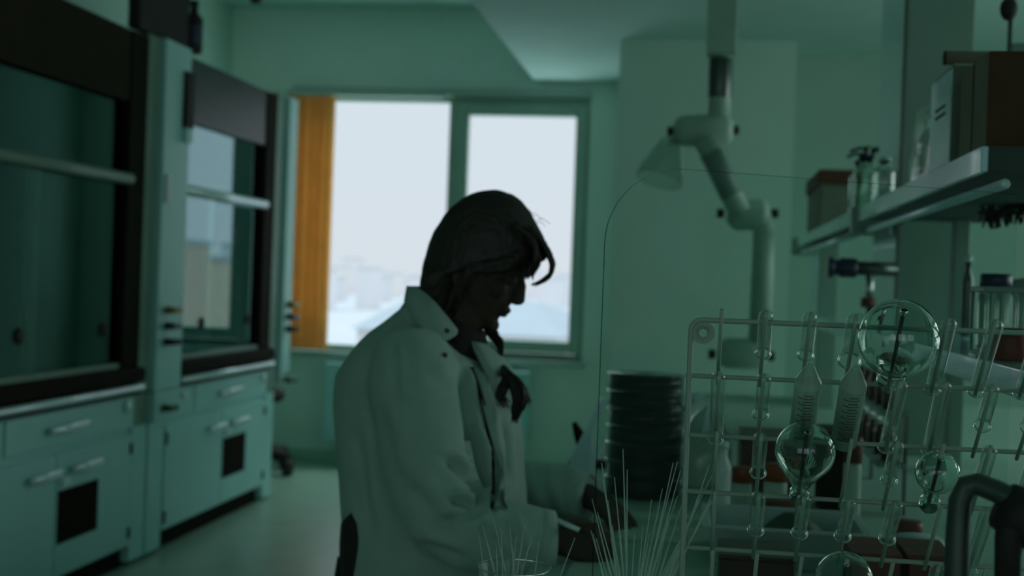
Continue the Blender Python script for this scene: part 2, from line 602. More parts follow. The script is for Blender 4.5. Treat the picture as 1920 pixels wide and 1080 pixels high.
def fume_hood(y0, label, first):
    y1 = y0 + 1.79
    oy0, oy1 = y0 + .30, y1 - .11                       # opening
    t = thing('fume_hood', (-2.95, (y0 + y1) / 2, .64), label, 'fume hood', 'fume hoods along the wall')
    # service post with valves
    p = MB().box((-3.36, y0, .78), (XF + .03, oy0, 2.42), .008).build('service_post', HOODW, t)
    MB().box((XF + .028, y0 + .02, 1.66), (XF + .045, y0 + .085, 1.79), .003).build('switch_plate', WHITEPL, p)
    for z, m, nm in ((1.16, YELLOW, 'yellow valve knob'), (1.085, NAVY, 'blue valve knob'), (1.01, BLACKRUB, 'black valve knob')):
        o = MB().cyl((XF + .03, y0 + .10, z), (XF + .075, y0 + .10, z), .018, .015).box(
            (XF + .05, y0 + .05, z - .014), (XF + .09, y0 + .15, z + .014), .006).build('valve_knob', m, p)
        o['label'] = nm
    MB().box((XF + .03, y0 + .20, 2.03), (XF + .055, y0 + .29, 2.30), .006).build('control_box', BLACKRUB, p)
    MB().box((XF + .03, y0 + .20, 1.96), (XF + .06, y0 + .27, 2.03), .006).build('control_button', HOODW, p)
    MB().box((-3.36, oy1 + .0, .78), (XF - .005, y1, 2.42), .006).build('side_stile', HOODG, t)
    # chamber
    ch = MB()
    ch.box((-3.36, oy0, .90), (-3.30, oy1, 2.40)).box((-3.30, oy0, 2.34), (XF - .06, oy1, 2.40))
    ch.box((-3.30, oy0, .90), (XF - .10, oy0 + .02, 2.34)).box((-3.30, oy1 - .02, .90), (XF - .10, oy1, 2.34))
    ch.build('chamber_lining', HOODIN, t)
    MB().box((-3.30, oy0 + .02, .90), (-3.22, oy1 - .02, 2.2)).build('baffle', HOODIN, t)
    MB().box((-3.36, oy0, .835), (XF + .02, oy1, .90), .01).build('worktop', BLACK, t)
    MB().box((XF - .03, oy0, .84), (XF + .035, oy1, .905), .012).build('worktop_lip', BLACK, t)
    MB().tube([(XF + .03, oy0 + .005, .815), (XF + .03, oy1 - .03, .815)], .016, 12).build('grab_rail', ALU, t)
    MB().box((XF - .06, oy0 + .0, .782), (XF + .012, oy1, .80), .004).build('rail_seat', BLACK, t)
    # black surround and upper glossy panel
    MB().box((XF - .10, oy1 - .17, .905), (XF - .005, oy1 - .001, 2.40), .004).build('side_surround', BLACK, t)
    MB().box((XF - .10, oy0, .905), (XF - .03, oy0 + .03, 2.40), .004).build('side_surround', BLACK, t)
    MB().box((XF - .035, oy0 + .03, 2.085), (XF - .012, oy1 - .17, 2.40), .003).build('upper_panel', BLACKGL if first else BLACKGL2, t)
    # sashes
    yA, yB = oy0 + .03, oy1 - .17
    MB().box((XF - .050, yA, 1.74), (XF - .044, yB, 2.10)).build('upper_pane', SASHGD if first else SASHGL, t)
    fs = MB()
    fs.tube([(XF - .012, yA - .0, 1.745), (XF - .012, yB + .03, 1.745)], .026, 12, True, (1, 1))
    fs.build('sash_bar', HOODG if first else ALU, t)
    ym = yA + (yB - yA) * .36
    for k, (a, b) in enumerate(((yA, ym + .04), (ym - .04, yB))):
        x = XF - .030 - .014 * k
        pn = MB().box((x, a, .925), (x + .006, b, 1.735)).build('sliding_pane', SASHGD if first else SASHGL, t)
        MB().box((x - .003, a, .92), (x + .009, a + .012, 1.735)).build('pane_edge', HOODG, pn)
        kn = MB()
        kn.cyl((x + .004, b - .13, 1.08), (x + .012, b - .13, 1.08), .030, n=20)
        kn.build('finger_pull', BLACKRUB, pn)
    MB().box((XF - .065, yA, .905), (XF - .015, yB, .93), .004).build('sash_sill', HOODG, t)
    return t


def hood_cabinet(y0, label):
    y1 = y0 + 1.79
    t = thing('base_cabinet', (-2.95, (y0 + y1) / 2, 0), label, 'cabinet', 'cabinets under the fume hoods')
    MB().box((-3.36, y0 + .005, .09), (XF - .022, y1, .776), .003).build('body', HOODW, t)
    MB().box((-2.62, y0 + .005, .64), (XF + .03, y0 + .30, .776), .005).build('filler_panel', HOODW, t)
    MB().box((-2.62, y1 - .14, .64), (XF - .005, y1, .776), .005).build('filler_panel', HOODG, t)
    o = MB().cyl((XF + .02, y0 + .10, .70), (XF + .06, y0 + .10, .70), .018, .015).box(
        (XF + .05, y0 + .05, .686), (XF + .09, y0 + .15, .714), .006).build('outlet', GREENV, t)
    o['label'] = 'dark green outlet'
    MB().box((-3.30, y0 + .24, 0), (XF - .04, y1 - .16, .09)).build('plinth', BLACK, t)
    MB().box((-2.62, y0 + .02, .02), (XF - .002, y0 + .19, .635), .004).build('filler_panel', HOODW, t)
    MB().box((-2.62, y1 - .15, .02), (XF - .004, y1 - .0, .635), .004).build('filler_panel', HOODW, t)
    sp = y0 + .95

    def handle(par, ya, yb, z):
        h = MB()
        h.tube([(XF + .034, ya, z), (XF + .034, yb, z)], .013, 10, True, (.75, 1.35))
        h.cyl((XF - .001, ya + .03, z), (XF + .034, ya + .03, z), .006, n=8)
        h.cyl((XF - .001, yb - .03, z), (XF + .034, yb - .03, z), .006, n=8)
        h.build('handle', ALU, par)

    d = MB().box((XF - .02, y0 + .205, .10), (XF, sp - .004, .60), .003).build('door', HOODW, t)
    handle(d, y0 + .70, y0 + .92, .53)
    for z in (.16, .54):
        MB().box((XF - .002, y0 + .207, z - .03), (XF + .008, y0 + .225, z + .03), .003).build('hinge', BLACKRUB, d)
    d = MB().box((XF - .02, sp + .004, .10), (XF, y1 - .16, .60), .003).build('door', HOODW, t)
    handle(d, y0 + 1.03, y0 + 1.27, .53)
    o = MB().box((XF, sp + .012, .235), (XF + .002, sp + .36, .45)).build('door_sticker', STICK, d)
    o['label'] = 'black square sticker'
    MB().box((XF, sp + .02, .468), (XF + .02, sp + .09, .50), .004).build('latch', ALU, d)
    for z in (.16, .54):
        MB().box((XF - .002, y1 - .18, z - .025), (XF + .008, y1 - .162, z + .025), .003).build('hinge', BLACKRUB, d)
    d = MB().box((XF - .02, y0 + .31, .635), (XF, y0 + .54, .772), .003).build('drawer', HOODW, t)
    MB().lathe([(.012, 0), (.012, .012), (.02, .016), (.02, .03), (.001, .032)], (XF, y0 + .36, .735), (1, 0, 0), 14).build('knob', ALU, d)
    d = MB().box((XF - .02, y0 + .56, .635), (XF, y1 - .15, .772), .003).build('drawer', HOODW, t)
    handle(d, y0 + .84, y0 + 1.14, .705)
    MB().lathe([(.014, 0), (.014, .006), (.024, .008), (.024, .02), (.001, .022)], (XF, y1 - .24, .735), (1, 0, 0), 14).build('lock', ALU, d)
    return t


H1, H2 = 3.83, 5.62
fume_hood(H1, 'dark fume hood with closed glass sash, nearer of the two', True)
hood2 = fume_hood(H2, 'fume hood whose glass mirrors the window, next to the orange blind', False)
hood_cabinet(H1, 'white base cabinet with black sticker under the dark nearer fume hood')
hood_cabinet(H2, 'white base cabinet with black sticker under the fume hood mirroring the window')
sp_ = hood2
MB().box((-3.0, 7.46, .74), (XF + .02, 7.62, 2.42), .008).build('service_panel', HOODW, sp_)
for z, m in ((1.16, YELLOW), (1.085, NAVY), (1.01, BLACKRUB), (.70, GREENV)):
    MB().cyl((XF + .02, 7.55, z), (XF + .06, 7.55, z), .02, .016).box((XF + .045, 7.49, z - .015), (XF + .08, 7.61, z + .015), .006).build('valve_knob', m, sp_)
MB().tube([(XF - .02, 7.55, .76), (XF - .02, 7.55, .66)], .03, 12).build('outlet_pipe', WHITEPL, sp_)

# things on top of the nearer hood
bx = thing('flat_case', (-2.53, 5.68, 2.42), 'flat black case standing on edge on top of the nearer fume hood', 'case')
MB().box((-2.565, 5.40, 2.421), (-2.505, 5.96, 2.80), .01).build('case_body', BLACKRUB, bx)
MB().box((-2.503, 5.62, 2.795), (-2.562, 5.76, 2.83), .008).build('handle', BLACKRUB, bx)
bb = thing('dark_bottle', (-2.515, 6.03, 2.421), 'dark bottle with a blue label beside the flat case on the hood', 'bottle')
MB().lathe([(.0001, 0), (.040, 0), (.045, .01), (.045, .17), (.02, .20), (.018, .23), (.022, .232), (.022, .26), (.0001, .262)],
           (-2.515, 6.03, 2.421), (0, 0, 1), 18).build('bottle_body', BLACKRUB, bb)
MB().lathe([(.0455, .045), (.0455, .135)], (-2.515, 6.03, 2.421), (0, 0, 1), 18).build('label', NAVY, bb)

# ------------------------------------------------------------------ blind, radiator, sprinkler
bl = thing('vertical_blind', (-2.80, 8.95, .80), 'orange vertical fabric blind drawn to one side of the window', 'blind')
MB().box((-2.99, 8.90, 2.635), (-1.83, 8.955, 2.675), .005).build('head_rail', SILL, bl)
for k in range(8):
    x = -2.955 + k * .0415
    ang = radians(62 + random.uniform(-8, 8))
    w = .064
    ln = []
    for j in range(5):
        s = (j / 4 - .5) * 2
        ln.append((x + cos(ang) * w * s * .9, 8.925 + sin(ang) * w * s * .35 + .012 * (1 - s * s)))
    top = [(px, py, 2.635) for px, py in ln] + [(px, py + .002, 2.635) for px, py in ln[::-1]]
    MB().prism(top, (0, 0, -1.82)).build('blind_slat', ORANGE, bl)

rd = thing('radiator', (-1.9, 8.9, 0), 'white panel radiator under the window', 'radiator')
MB().box((-2.62, 8.86, .16), (-1.15, 8.94, .70), .008).build('panel', HOODW, rd)
for k in range(34):
    x = -2.59 + k * .0427
    MB().box((x, 8.852, .19), (x + .02, 8.861, .67), .003).build('rib', HOODW, rd)
MB().box((-2.62, 8.85, .70), (-1.15, 8.95, .72), .004).build('top_grille', HOODW, rd)
MB().tube([(-2.56, 8.90, .17), (-2.56, 8.90, .10), (-2.56, 8.985, .10)], .012, 8).build('pipe', WHITEPL, rd)
MB().tube([(-2.50, 8.90, .17), (-2.50, 8.90, .0)], .012, 8).build('pipe', WHITEPL, rd)
for x in (-2.4, -1.35):
    MB().box((x, 8.93, .2), (x + .03, 8.99, .66)).build('wall_bracket', HOODW, rd)

pS = at(479, 20, 8.5)
det = thing('smoke_detector', (pS.x, 8.5, ZC), 'small dark detector on the ceiling above the far fume hood', 'detector')
MB().lathe([(.001, -.075), (.03, -.075), (.04, -.055), (.04, -.02), (.052, -.015), (.052, -.001), (.001, -.001)],
           (pS.x, 8.5, ZC), (0, 0, 1), 20).build('detector_body', BLACKRUB, det)

# dark stool half hidden by the far hood
ch = thing('swivel_stool', (-2.93, 8.30, 0), 'dark brown swivel stool half hidden behind the far fume hood', 'stool')
MB().lathe([(.001, .48), (.16, .48), (.19, .50), (.195, .54), (.17, .565), (.001, .57)], (-2.93, 8.30, 0), (0, 0, 1), 28).build('seat', DARKFAB, ch)
MB().cyl((-2.93, 8.30, .12), (-2.93, 8.30, .48), .028).build('column', BLACKRUB, ch)
for k in range(5):
    a = k * 2 * pi / 5 - .25
    e = Vector((-2.93 + .27 * cos(a), 8.30 + .27 * sin(a), .115))
    lg = MB().tube([(-2.93, 8.30, .17), e], [.05, .04], 8).build('leg', BLACKRUB, ch)
    MB().cyl(e + Vector((-.025, 0, -.06)), e + Vector((.025, 0, -.06)), .055, n=14).build('castor', BLACKRUB, lg)

# ------------------------------------------------------------------ lab bench
BZ = .87
bench = thing('lab_bench', (.6, 3.2, 0), 'long pale lab bench the person works at', 'bench')
MB().box((-.27, .80, BZ - .035), (1.50, 6.0, BZ), .006).build('worktop', BENCHM, bench)
for k in range(6):
    y = 1.0 + k * .82
    c = MB().box((.30, y, .08), (1.46, y + .81, BZ - .036), .003).build('cabinet_body', CABM, bench)
    for j in range(2):
        d = MB().box((.282, y + .012 + j * .40, .10), (.30, y + .40 + j * .40, BZ - .05), .003).build('cabinet_door', HOODW, bench)
        MB().tube([(.262, y + .14 + j * .4, .74), (.262, y + .28 + j * .4, .74)], .008, 8).cyl((.262, y + .15 + j * .4, .74), (.284, y + .15 + j * .4, .74), .005, n=6).cyl((.262, y + .27 + j * .4, .74), (.284, y + .27 + j * .4, .74), .005, n=6).build('handle', ALU, d)
MB().box((.34, 1.0, 0), (1.42, 5.92, .08)).build('plinth', BLACK, bench)
for y in (.84, 5.9):
    for x in (-.22,):
        MB().box((x, y, 0), (x + .05, y + .05, BZ - .036), .004).build('leg', ALU, bench)

# ------------------------------------------------------------------ reagent shelf and service column
SX = .45
col = thing('service_column', (.70, 4.33, BZ), 'tall square service column rising from the bench to the ceiling', 'column')
MB().box((.60, 4.05, BZ), (.80, 4.62, ZL), .004).build('column_body', COLUMNM, col)
MB().box((.596, 4.055, BZ + .01), (.600, 4.60, ZL - .01)).build('side_cladding', SHELFM, col)  # pale sheet: window light on this side put into the colour
MB().box((.592, 4.045, BZ + .02), (.602, 4.065, ZL - .02), .002).build('corner_joint', DSTEEL, col)

sh = thing('reagent_shelf', (.6, 3.8, BZ), 'two-tier reagent shelf with pale front edges above the bench', 'shelf')
for y0, y1, x1 in ((2.19, 3.86, .80), (3.93, 6.25, .595)):
    b = MB().box((SX + .012, y0 + .006, 1.574), (x1, y1, 1.604)).build('shelf_board', SHELFD, sh)
    MB().box((SX, y0, 1.566), (SX + .012, y1, 1.608), .002).build('front_edge', SHELFM, b)
    MB().tube([(SX + .03, y0 - .04, 1.543), (SX + .03, y1, 1.543)], .009, 8).build('rail', ALU, b)
    MB().box((SX + .012, y0, 1.566), (x1, y0 + .006, 1.608)).build('end_cap', SHELFD, b)
for y in (3.87, 6.27):
    MB().box((SX - .012, y - .01, 1.53), (SX + .10, y + .06, 1.615), .005).build('bracket', COLUMNM, sh)
for y0, y1, x1 in ((1.55, 3.86, .80), (3.93, 6.25, .595)):
    b = MB().box((SX + .012, y0 + .006, 1.226), (x1, y1, 1.256)).build('shelf_board', SHELFM, sh)
    MB().box((SX, y0, 1.219), (SX + .012, y1, 1.260), .002).build('front_edge', SHELFM, b)
MB().box((.50, 5.52, BZ), (.58, 5.96, 1.566), .004).build('upright', COLUMNM, sh)
MB().box((.496, 5.53, BZ), (.500, 5.95, 1.566)).build('upright_face', SHELFM, sh)  # pale sheet paints in the window-lit side of the upright
MB().box((.70, 1.70, BZ), (.74, 1.76, 1.226), .003).build('post', COLUMNM, sh)
MB().box((.70, 3.70, BZ), (.74, 3.76, 1.574), .003).build('post', COLUMNM, sh)
MB().box((.72, 2.30, 1.256), (.76, 2.36, 1.574), .003).build('post', COLUMNM, sh)

# gas tap on the column
gt = thing('gas_tap', (.60, 4.02, 1.44), 'navy-handled lab gas tap sticking out from the service column', 'tap')
gz = at(1620, 503, 4.0).z
MB().cyl((.595, 4.03, gz), (.47, 4.02, gz), .021).build('pipe', DSTEEL, gt)
MB().lathe([(.001, 0), (.027, 0), (.030, .01), (.030, .05), (.024, .055), (.024, .07), (.032, .072), (.032, .085), (.001, .087)],
           (.475, 4.02, gz), (-1, 0, 0), 16).build('handle', BLUECAP, gt)
MB().tube([(.515, 4.02, gz - .01), (.515, 4.02, gz - .07), (.512, 4.02, gz - .085)], [.014, .014, .01], 10).build('nozzle', STEEL, gt)
MB().lathe([(.012, 0), (.022, .003), (.022, .03), (.012, .033)], (.512, 4.02, gz - .12), (0, 0, 1), 14).build('nozzle_ring', REDM, gt)
MB().tube([(.518, 4.02, gz - .11), (.522, 4.02, gz - .2), (.515, 4.0, 1.263)], .011, 8).build('hose', MAROON, gt)

# ------------------------------------------------------------------ extraction arm
AY = 4.9


def A(u, v, dy=0):
    return at(u, v, AY + dy)


ar = thing('extraction_arm', (A(1352, 0).x, AY, ZL), 'white jointed fume extraction arm hanging from the ceiling', 'extraction arm')
q = A(1352, 105)
MB().box((q.x - .055, AY - .055, q.z), (q.x + .055, AY + .055, ZL - .002), .004).build('ceiling_duct', ARMW, ar)
p0, p1 = A(1352, 105), A(1352, 235)
MB().cyl((p0.x, AY, p0.z - .002), (p0.x, AY, p1.z), .043).build('pipe', ARMW, ar)
MB().lathe([(.0437, 0), (.0445, .002), (.0445, .148), (.0437, .15)], (p0.x, AY, p0.z - .16)).build('flexible_sleeve', DSTEEL, ar)
j0, j1 = A(1285, 246), A(1362, 244)
jb = MB().tube([j0 + Vector((-.045, 0, 0)), j0 + Vector((-.03, 0, 0)), j0, (j0 + j1) / 2, j1, j1 + Vector((.025, 0, 0))],
               [.030, .052, .060, .062, .060, .035], 20).build('joint', ARMW, ar)
for p in (A(1258, 246), A(1379, 244)):
    MB().cyl(p + Vector((-.014, 0, 0)), p + Vector((.014, 0, 0)), .017, n=12).build('knob', BLACKRUB, jb)
a0, a1 = A(1320, 262, -.06), A(1388, 398, -.06)
MB().tube([a0, a1], .042, 18).build('pipe', ARMW, ar)
MB().tube([a0 + (a1 - a0) * .18, a0 + (a1 - a0) * .78], .0436, 18).build('flexible_sleeve', COLUMNM, ar)
j0, j1 = A(1383, 404), A(1427, 402)
jb = MB().tube([j0 + Vector((-.04, 0, 0)), j0 + Vector((-.02, 0, 0)), j0, j1, j1 + Vector((.02, 0, 0)), j1 + Vector((.03, 0, 0))],
               [.028, .050, .058, .058, .05, .03], 20).build('joint', ARMW, ar)
for p in (A(1351, 400), A(1453, 400)):
    MB().cyl(p + Vector((-.014, 0, 0)), p + Vector((.014, 0, 0)), .017, n=12).build('knob', BLACKRUB, jb)
v0, v1 = A(1427, 405), A(1424, 655)
MB().tube([v0, (v1.x, AY, v0.z - .06), (v1.x, AY, v1.z)], .042, 18).build('pipe', ARMW, ar)
j0, j1 = A(1362, 662), A(1428, 664)
jb = MB().tube([j0 + Vector((-.03, 0, 0)), j0, j1, j1 + Vector((.02, 0, 0))], [.045, .058, .058, .035], 20).build('joint', ARMW, ar)
for p in (A(1335, 664), A(1445, 668)):
    MB().cyl(p + Vector((-.014, 0, 0)), p + Vector((.014, 0, 0)), .018, n=12).build('knob', BLACKRUB, jb)
# clear suction hood folded up beside the first joint
h0 = A(1258, 262, -.02)
MB().lathe([(.035, 0), (.05, .03), (.085, .13), (.09, .17), (.087, .17), (.082, .13), (.047, .03), (.032, 0)],
           h0, (-.22, -.25, -.9), 24).build('suction_dome', DOMEM, ar)
MB().tube([A(1275, 262), A(1258, 262, -.02)], .02, 10).build('dome_stem', ARMW, ar)

# ------------------------------------------------------------------ things on the upper shelf
TOP = 1.609
bx = thing('cardboard_box', (.62, 2.33, TOP), 'brown cardboard box at the near end of the upper shelf', 'box')
MB().box((SX + .012, 2.215, TOP), (.78, 2.44, TOP + .160), .002).build('box_body', [CARD], bx)
MB().box((SX + .0115, 2.217, TOP), (SX + .0125, 2.438, TOP + .158)).build('side_panel', CARDL, bx)  # tan sheet: the lit left side put into the cardboard colour
MB().box((SX + .0105, 2.325, TOP), (SX + .0115, 2.333, TOP + .158)).build('seam', CARD, bx)
bx = thing('carton', (.6, 2.6, TOP), 'pale carton standing behind the brown cardboard box on the shelf', 'box')
MB().box((SX + .008, 2.50, TOP), (.70, 2.72, TOP + .185), .003).build('box_body', CARTON, bx)
MB().box((SX + .006, 2.505, TOP + .002), (SX + .008, 2.715, TOP + .18)).build('side_label', SHELFM, bx)  # pale face painted in for window light on the carton's left side
for z in (.115, .10):
    MB().box((SX + .005, 2.56, TOP + z), (SX + .006, 2.66, TOP + z + .006)).build('printed_line', PRINT, bx)
MB().box((SX + .01, 2.502, TOP + .185), (.70, 2.718, TOP + .188)).build('lid', PAPER, bx)
tp = thing('cardboard_tube', (SX + .1, 2.53, TOP + .19), 'dark brown cardboard tube lying on the pale carton', 'tube')
MB().cyl((SX - .004, 2.525, TOP + .2025), (SX + .19, 2.525, TOP + .2025), .0135, n=20).build('tube_wall', CARDL, tp)
MB().cyl((SX - .006, 2.525, TOP + .2025), (SX - .003, 2.525, TOP + .2025), .0138, n=20).build('end_cap', CARD, tp)
bg = thing('clear_plastic_bag', (.54, 3.05, TOP), 'crumpled clear plastic bag standing on the upper shelf', 'bag')
m = MB()
rings = []
for k in range(9):
    t = k / 8
    z = TOP + .002 + t * .175
    rr = []
    for i in range(28):
        a = 2 * pi * i / 28
        w = .062 * (1 - .25 * t) * (1 + .25 * noise.noise((cos(a) * 2.3, sin(a) * 2.3, t * 4)))
        l_ = .24 * (1 - .12 * t) * (1 + .1 * noise.noise((cos(a) * 2, sin(a) * 2, t * 4 + 9)))
        rr.append((.535 + w * cos(a), 3.02 + l_ * sin(a), z + (.02 * noise.noise((a, t * 3, 4)) if k == 8 else 0)))
    rings.append(rr)
m.ring(rings, True, True).build('bag_film', FILM, bg)
MB().tube([(.49, 2.98, TOP + .012), (.50, 3.06, TOP + .03), (.52, 3.16, TOP + .018), (.56, 3.20, TOP + .014)], [.008, .012, .012, .006], 8).build('dark_content', BLACKRUB, bg)


def bottle(name, c, r, h, label, cat='bottle', group=None, neck=.5, cap=BLUECAP, body=GLASS, spout=False, fill=None, n=20):
    t = thing(name, c, label, cat, group)
    t_ = .0022 if body is GLASS else 0
    hs = h * .66
    out = [(r * .92, 0), (r, h * .03), (r, hs), (r * .93, hs + .06 * h), (r * neck, h * .82), (r * neck, h * .93)]
    if t_:
        inn = [(max(a - t_, .001), b + (t_ if i < 2 else 0)) for i, (a, b) in enumerate(out)][::-1]
        prof = [(.0001, 0)] + out + inn + [(.0001, t_)]
    else:
        prof = [(.0001, 0)] + out + [(.0001, h * .93)]
    MB().lathe(prof, c, (0, 0, 1), n).build('bottle_body', body, t)
    c = Vector(c)
    cp = MB().lathe([(.0001, h * .925), (r * neck * 1.25, h * .925), (r * neck * 1.25, h), (.0001, h * 1.003)], c, (0, 0, 1), n).build('cap', cap, t)
    if fill:
        MB().lathe([(.0001, .004), (r * .93, .004), (r * .93, h * .4), (.0001, h * .4)], c, (0, 0, 1), n).build('contents', fill, t)
    if spout:
        MB().tube([c + Vector((0, 0, h)), c + Vector((0, 0, h * 1.10)), c + Vector((-.02, 0, h * 1.13)), c + Vector((-.05, 0, h * 1.06))], .005, 8).build('spout', cap, cp)
        MB().cyl(c + Vector((.004, 0, h)), c + Vector((.004, 0, h * 1.16)), .012, n=12).build('stopper', GLASS, cp)
        MB().tube([c + Vector((.012, 0, h * 1.06)), c + Vector((.035, 0, h * 1.12))], .009, 8).build('side_tap', cap, cp)
    return t


bottle('glass_bottle', (.500, 4.10, TOP + .004), .038, .175, 'clear glass bottle with navy screw cap, front one on the upper shelf', group='glass bottles on the upper shelf', spout=True)
bottle('glass_bottle', (.515, 4.32, TOP + .004), .040, .18, 'clear glass bottle with navy cap right behind the front one', group='glass bottles on the upper shelf', spout=True)
bottle('glass_bottle', (.505, 3.72, TOP + .004), .030, .13, 'short clear bottle with pale cap between bag and navy-capped bottles', cap=FROST, group='glass bottles on the upper shelf')
bx = thing('lidded_carton', (.52, 5.3, TOP), 'green-grey carton with brown lid at the far end of the upper shelf', 'box')
MB().box((SX + .006, 5.10, TOP), (.59, 5.7, TOP + .185), .003).build('box_body', CARTON, bx)
MB().box((SX - .004, 5.09, TOP + .165), (.60, 5.71, TOP + .225), .003).build('lid', CARD, bx)

# lab stand beyond the boxes
ls = thing('lab_stand', (.76, 3.3, TOP), 'thin lab stand with a black clamp behind the shelf boxes', 'stand')
sxy = at(1894, 60, 3.3)
MB().box((sxy.x - .04, 3.24, TOP - .003), (sxy.x + .015, 3.36, TOP + .008), .002).build('base', DSTEEL, ls)
MB().cyl((sxy.x, 3.3, TOP + .008), (sxy.x, 3.3, TOP + .66), .006, n=10).build('rod', DSTEEL, ls)
q = at(1888, 20, 3.3)
MB().ball((q.x, 3.28, q.z), (.022, .02, .03), 12).build('clamp_boss', BLACKRUB, ls)
q = at(1908, 95, 3.3)
MB().box((sxy.x, 3.28, q.z - .016), (sxy.x + .12, 3.32, q.z + .016), .004).build('clamp_arm', COLUMNM, ls)
# brush hanging under the upper shelf
q0, q1 = at(1842, 402, 3.1), at(1960, 385, 3.0)
br = thing('bottle_brush', q0, 'black bristle brush hanging under the upper shelf', 'brush')
MB().tube([q0, q1], .006, 8).build('handle', DSTEEL, br)
m = MB()
for k in range(90):
    p = q0 + (q1 - q0) * (.02 + .75 * k / 90)
    a = random.uniform(0, 2 * pi)
    m.tube([p, p + Vector((random.uniform(-.01, .01), cos(a) * .032, sin(a) * .032 - .006))], .003, 4)
o = m.build('bristles', BLACK, br)
o['kind'] = 'stuff'
MB().tube([(q1.x - .01, q1.y, q1.z), (q1.x - .01, q1.y, 1.573)], .003, 6).build('hanger', DSTEEL, br)

# ------------------------------------------------------------------ things on the lower shelf
LT = 1.2605
tr = thing('test_tube_stand', (.60, 2.30, LT), 'dark test tube stand packed with tubes on the lower shelf', 'tube stand')
MB().box((.475, 2.24, LT), (.70, 2.36, LT + .008), .002).build('base_plate', COLUMNM, tr)
MB().box((.475, 2.24, LT + .108), (.70, 2.36, LT + .118), .002).build('top_plate', COLUMNM, tr)
for x in (.479, .696):
    for y in (2.345, 2.355):
        MB().cyl((x, y, LT + .008), (x, y, LT + .108), .002, n=8).build('rod', COLUMNM, tr)


def tube_profile(r, L, w=.0011, lip=True):
    """inverted tube: open rim at 0, round closed end at L"""
    o = [(r + .0010, 0), (r + .0013, .001), (r + .0008, .0022), (r, .003), (r, L - r)]
    o += [(r * cos(a), L - r + r * sin(a)) for a in (pi / 8, pi / 4, 3 * pi / 8, pi / 2 - .02)]
    ri = r - w
    i = [(ri * cos(a), L - r + ri * sin(a)) for a in (pi / 2 - .02, 3 * pi / 8, pi / 4, pi / 8)] + [(ri, L - r), (ri, .001), (r - .0004, -.0002), (r + .0010, 0)]
    return o + i


PD = Vector((0, -1, 1)).normalized()
st_me = MB().lathe(tube_profile(.0068, .094, .001), (0, 0, 0), (0, 0, -1), 12).mesh('stand_tube')
st_me.materials.append(TGLASS)
for k in range(12):
    for j in range(2):
        o = link('test_tube', st_me)
        o.location = (.487 + k * .0166, 2.262 + j * .055 , LT + .107)
        tag(o, 'slim glass test tube held in the dark stand on the lower shelf', 'test tube', 'tubes in the dark stand')
q = at(1868, 512, 2.6)
jar = thing('navy_capped_jar', (q.x, 2.6, LT), 'jar with a navy cap behind the test tube stand', 'jar')
MB().lathe([(.0001, 0), (.03, 0), (.032, .005), (.032, .10), (.026, .115), (.0001, .115)], (q.x, 2.6, LT), n=20).build('jar_body', COLUMNM, jar)
MB().lathe([(.0001, .1155), (.030, .1155), (.030, .142), (.026, .146), (.0001, .146)], (q.x, 2.6, LT), n=20).build('cap', BLUECAP, jar)
q = at(1925, 560, 2.75)
bw_ = thing('white_bowl', (q.x, 2.8, LT), 'upturned pale plastic bowl at the picture edge on the lower shelf', 'bowl')
MB().lathe([(.085, 0), (.083, .05), (.07, .10), (.045, .135), (.0001, .147), (.0001, .143), (.044, .131), (.067, .098), (.08, .05), (.082, 0), (.085, 0)],
           (q.x + .02, 2.83, LT), n=32).build('bowl_shell', TRAYM, bw_)
q = at(1880, 655, 1.95)
rj = thing('red_jar', (.49, 2.12, LT), 'dark red plastic jar on the lower shelf in front of the tubes', 'jar')
MB().lathe([(.0001, 0), (.028, 0), (.03, .004), (.03, .036), (.024, .044), (.0001, .044)], (.492, 2.13, LT), n=24).build('jar_body', REDM, rj)
MB().lathe([(.0001, .0442), (.026, .0442), (.026, .052), (.0001, .052)], (.492, 2.13, LT), n=24).build('lid', MAROON, rj)
bottle('dropper_bottle', (at(1816, 500, 3.3).x, 3.3, LT), .014, .20, 'slim dark dropper bottle with white top on the lower shelf', cap=WHITEPL, body=DSTEEL, n=14)

# amber vials on small steps under the lower shelf
stp = thing('vial_rack', (.44, 3.2, BZ), 'little two-step rack carrying amber vials behind the flasks', 'rack')
for r_, z in enumerate((1.10, .985)):
    MB().box((.405, 2.92, z - .010), (.465, 3.52, z), .002).build('step_board', COLUMNM, stp)
    for k in range(5):
        y = 2.97 + k * .12
        bottle('amber_vial', (.435, y, z + .0002), .017, .075,
               'amber glass vial with white cap, %s along the %s step' % (['first', 'second', 'third', 'fourth', 'last'][k], ['upper', 'lower'][r_]),
               'vial', 'amber vials with white caps', .75, WHITEPL, AMBER, n=14)
for yy in (2.93, 3.47):
    MB().box((.465, yy, BZ), (.470, yy + .03, 1.10), .001).build('step_leg', DSTEEL, stp)

# ------------------------------------------------------------------ acrylic splash shield
s0, s1 = Vector((-.128, 1.735, BZ)), Vector((.443, 1.90, BZ))
dr = (s1 - s0).normalized()
nr = Vector((-dr.y, dr.x, 0)) * .005
Lw, Hh, rc = (s1 - s0).length, .650, .105
outl = [s0.copy(), s0 + dr * Lw, s0 + dr * Lw + Vector((0, 0, Hh - .012))]
for k in range(13):
    a = pi / 2 + (pi / 2) * k / 12
    outl.append(s0 + dr * (rc + rc * cos(a)) + Vector((0, 0, Hh - rc + rc * sin(a))))
m = MB()
n_ = len(outl)
m.add(outl + [p + nr for p in outl], [list(range(n_))[::-1], [n_ + i for i in range(n_)]], False, 0)
m.add(outl + [p + nr for p in outl], [[i, (i + 1) % n_, n_ + (i + 1) % n_, n_ + i] for i in range(n_) if i != 1], False, 1)
m.add([outl[1], outl[2], outl[2] + nr, outl[1] + nr], [[0, 1, 2, 3]], False, 0)
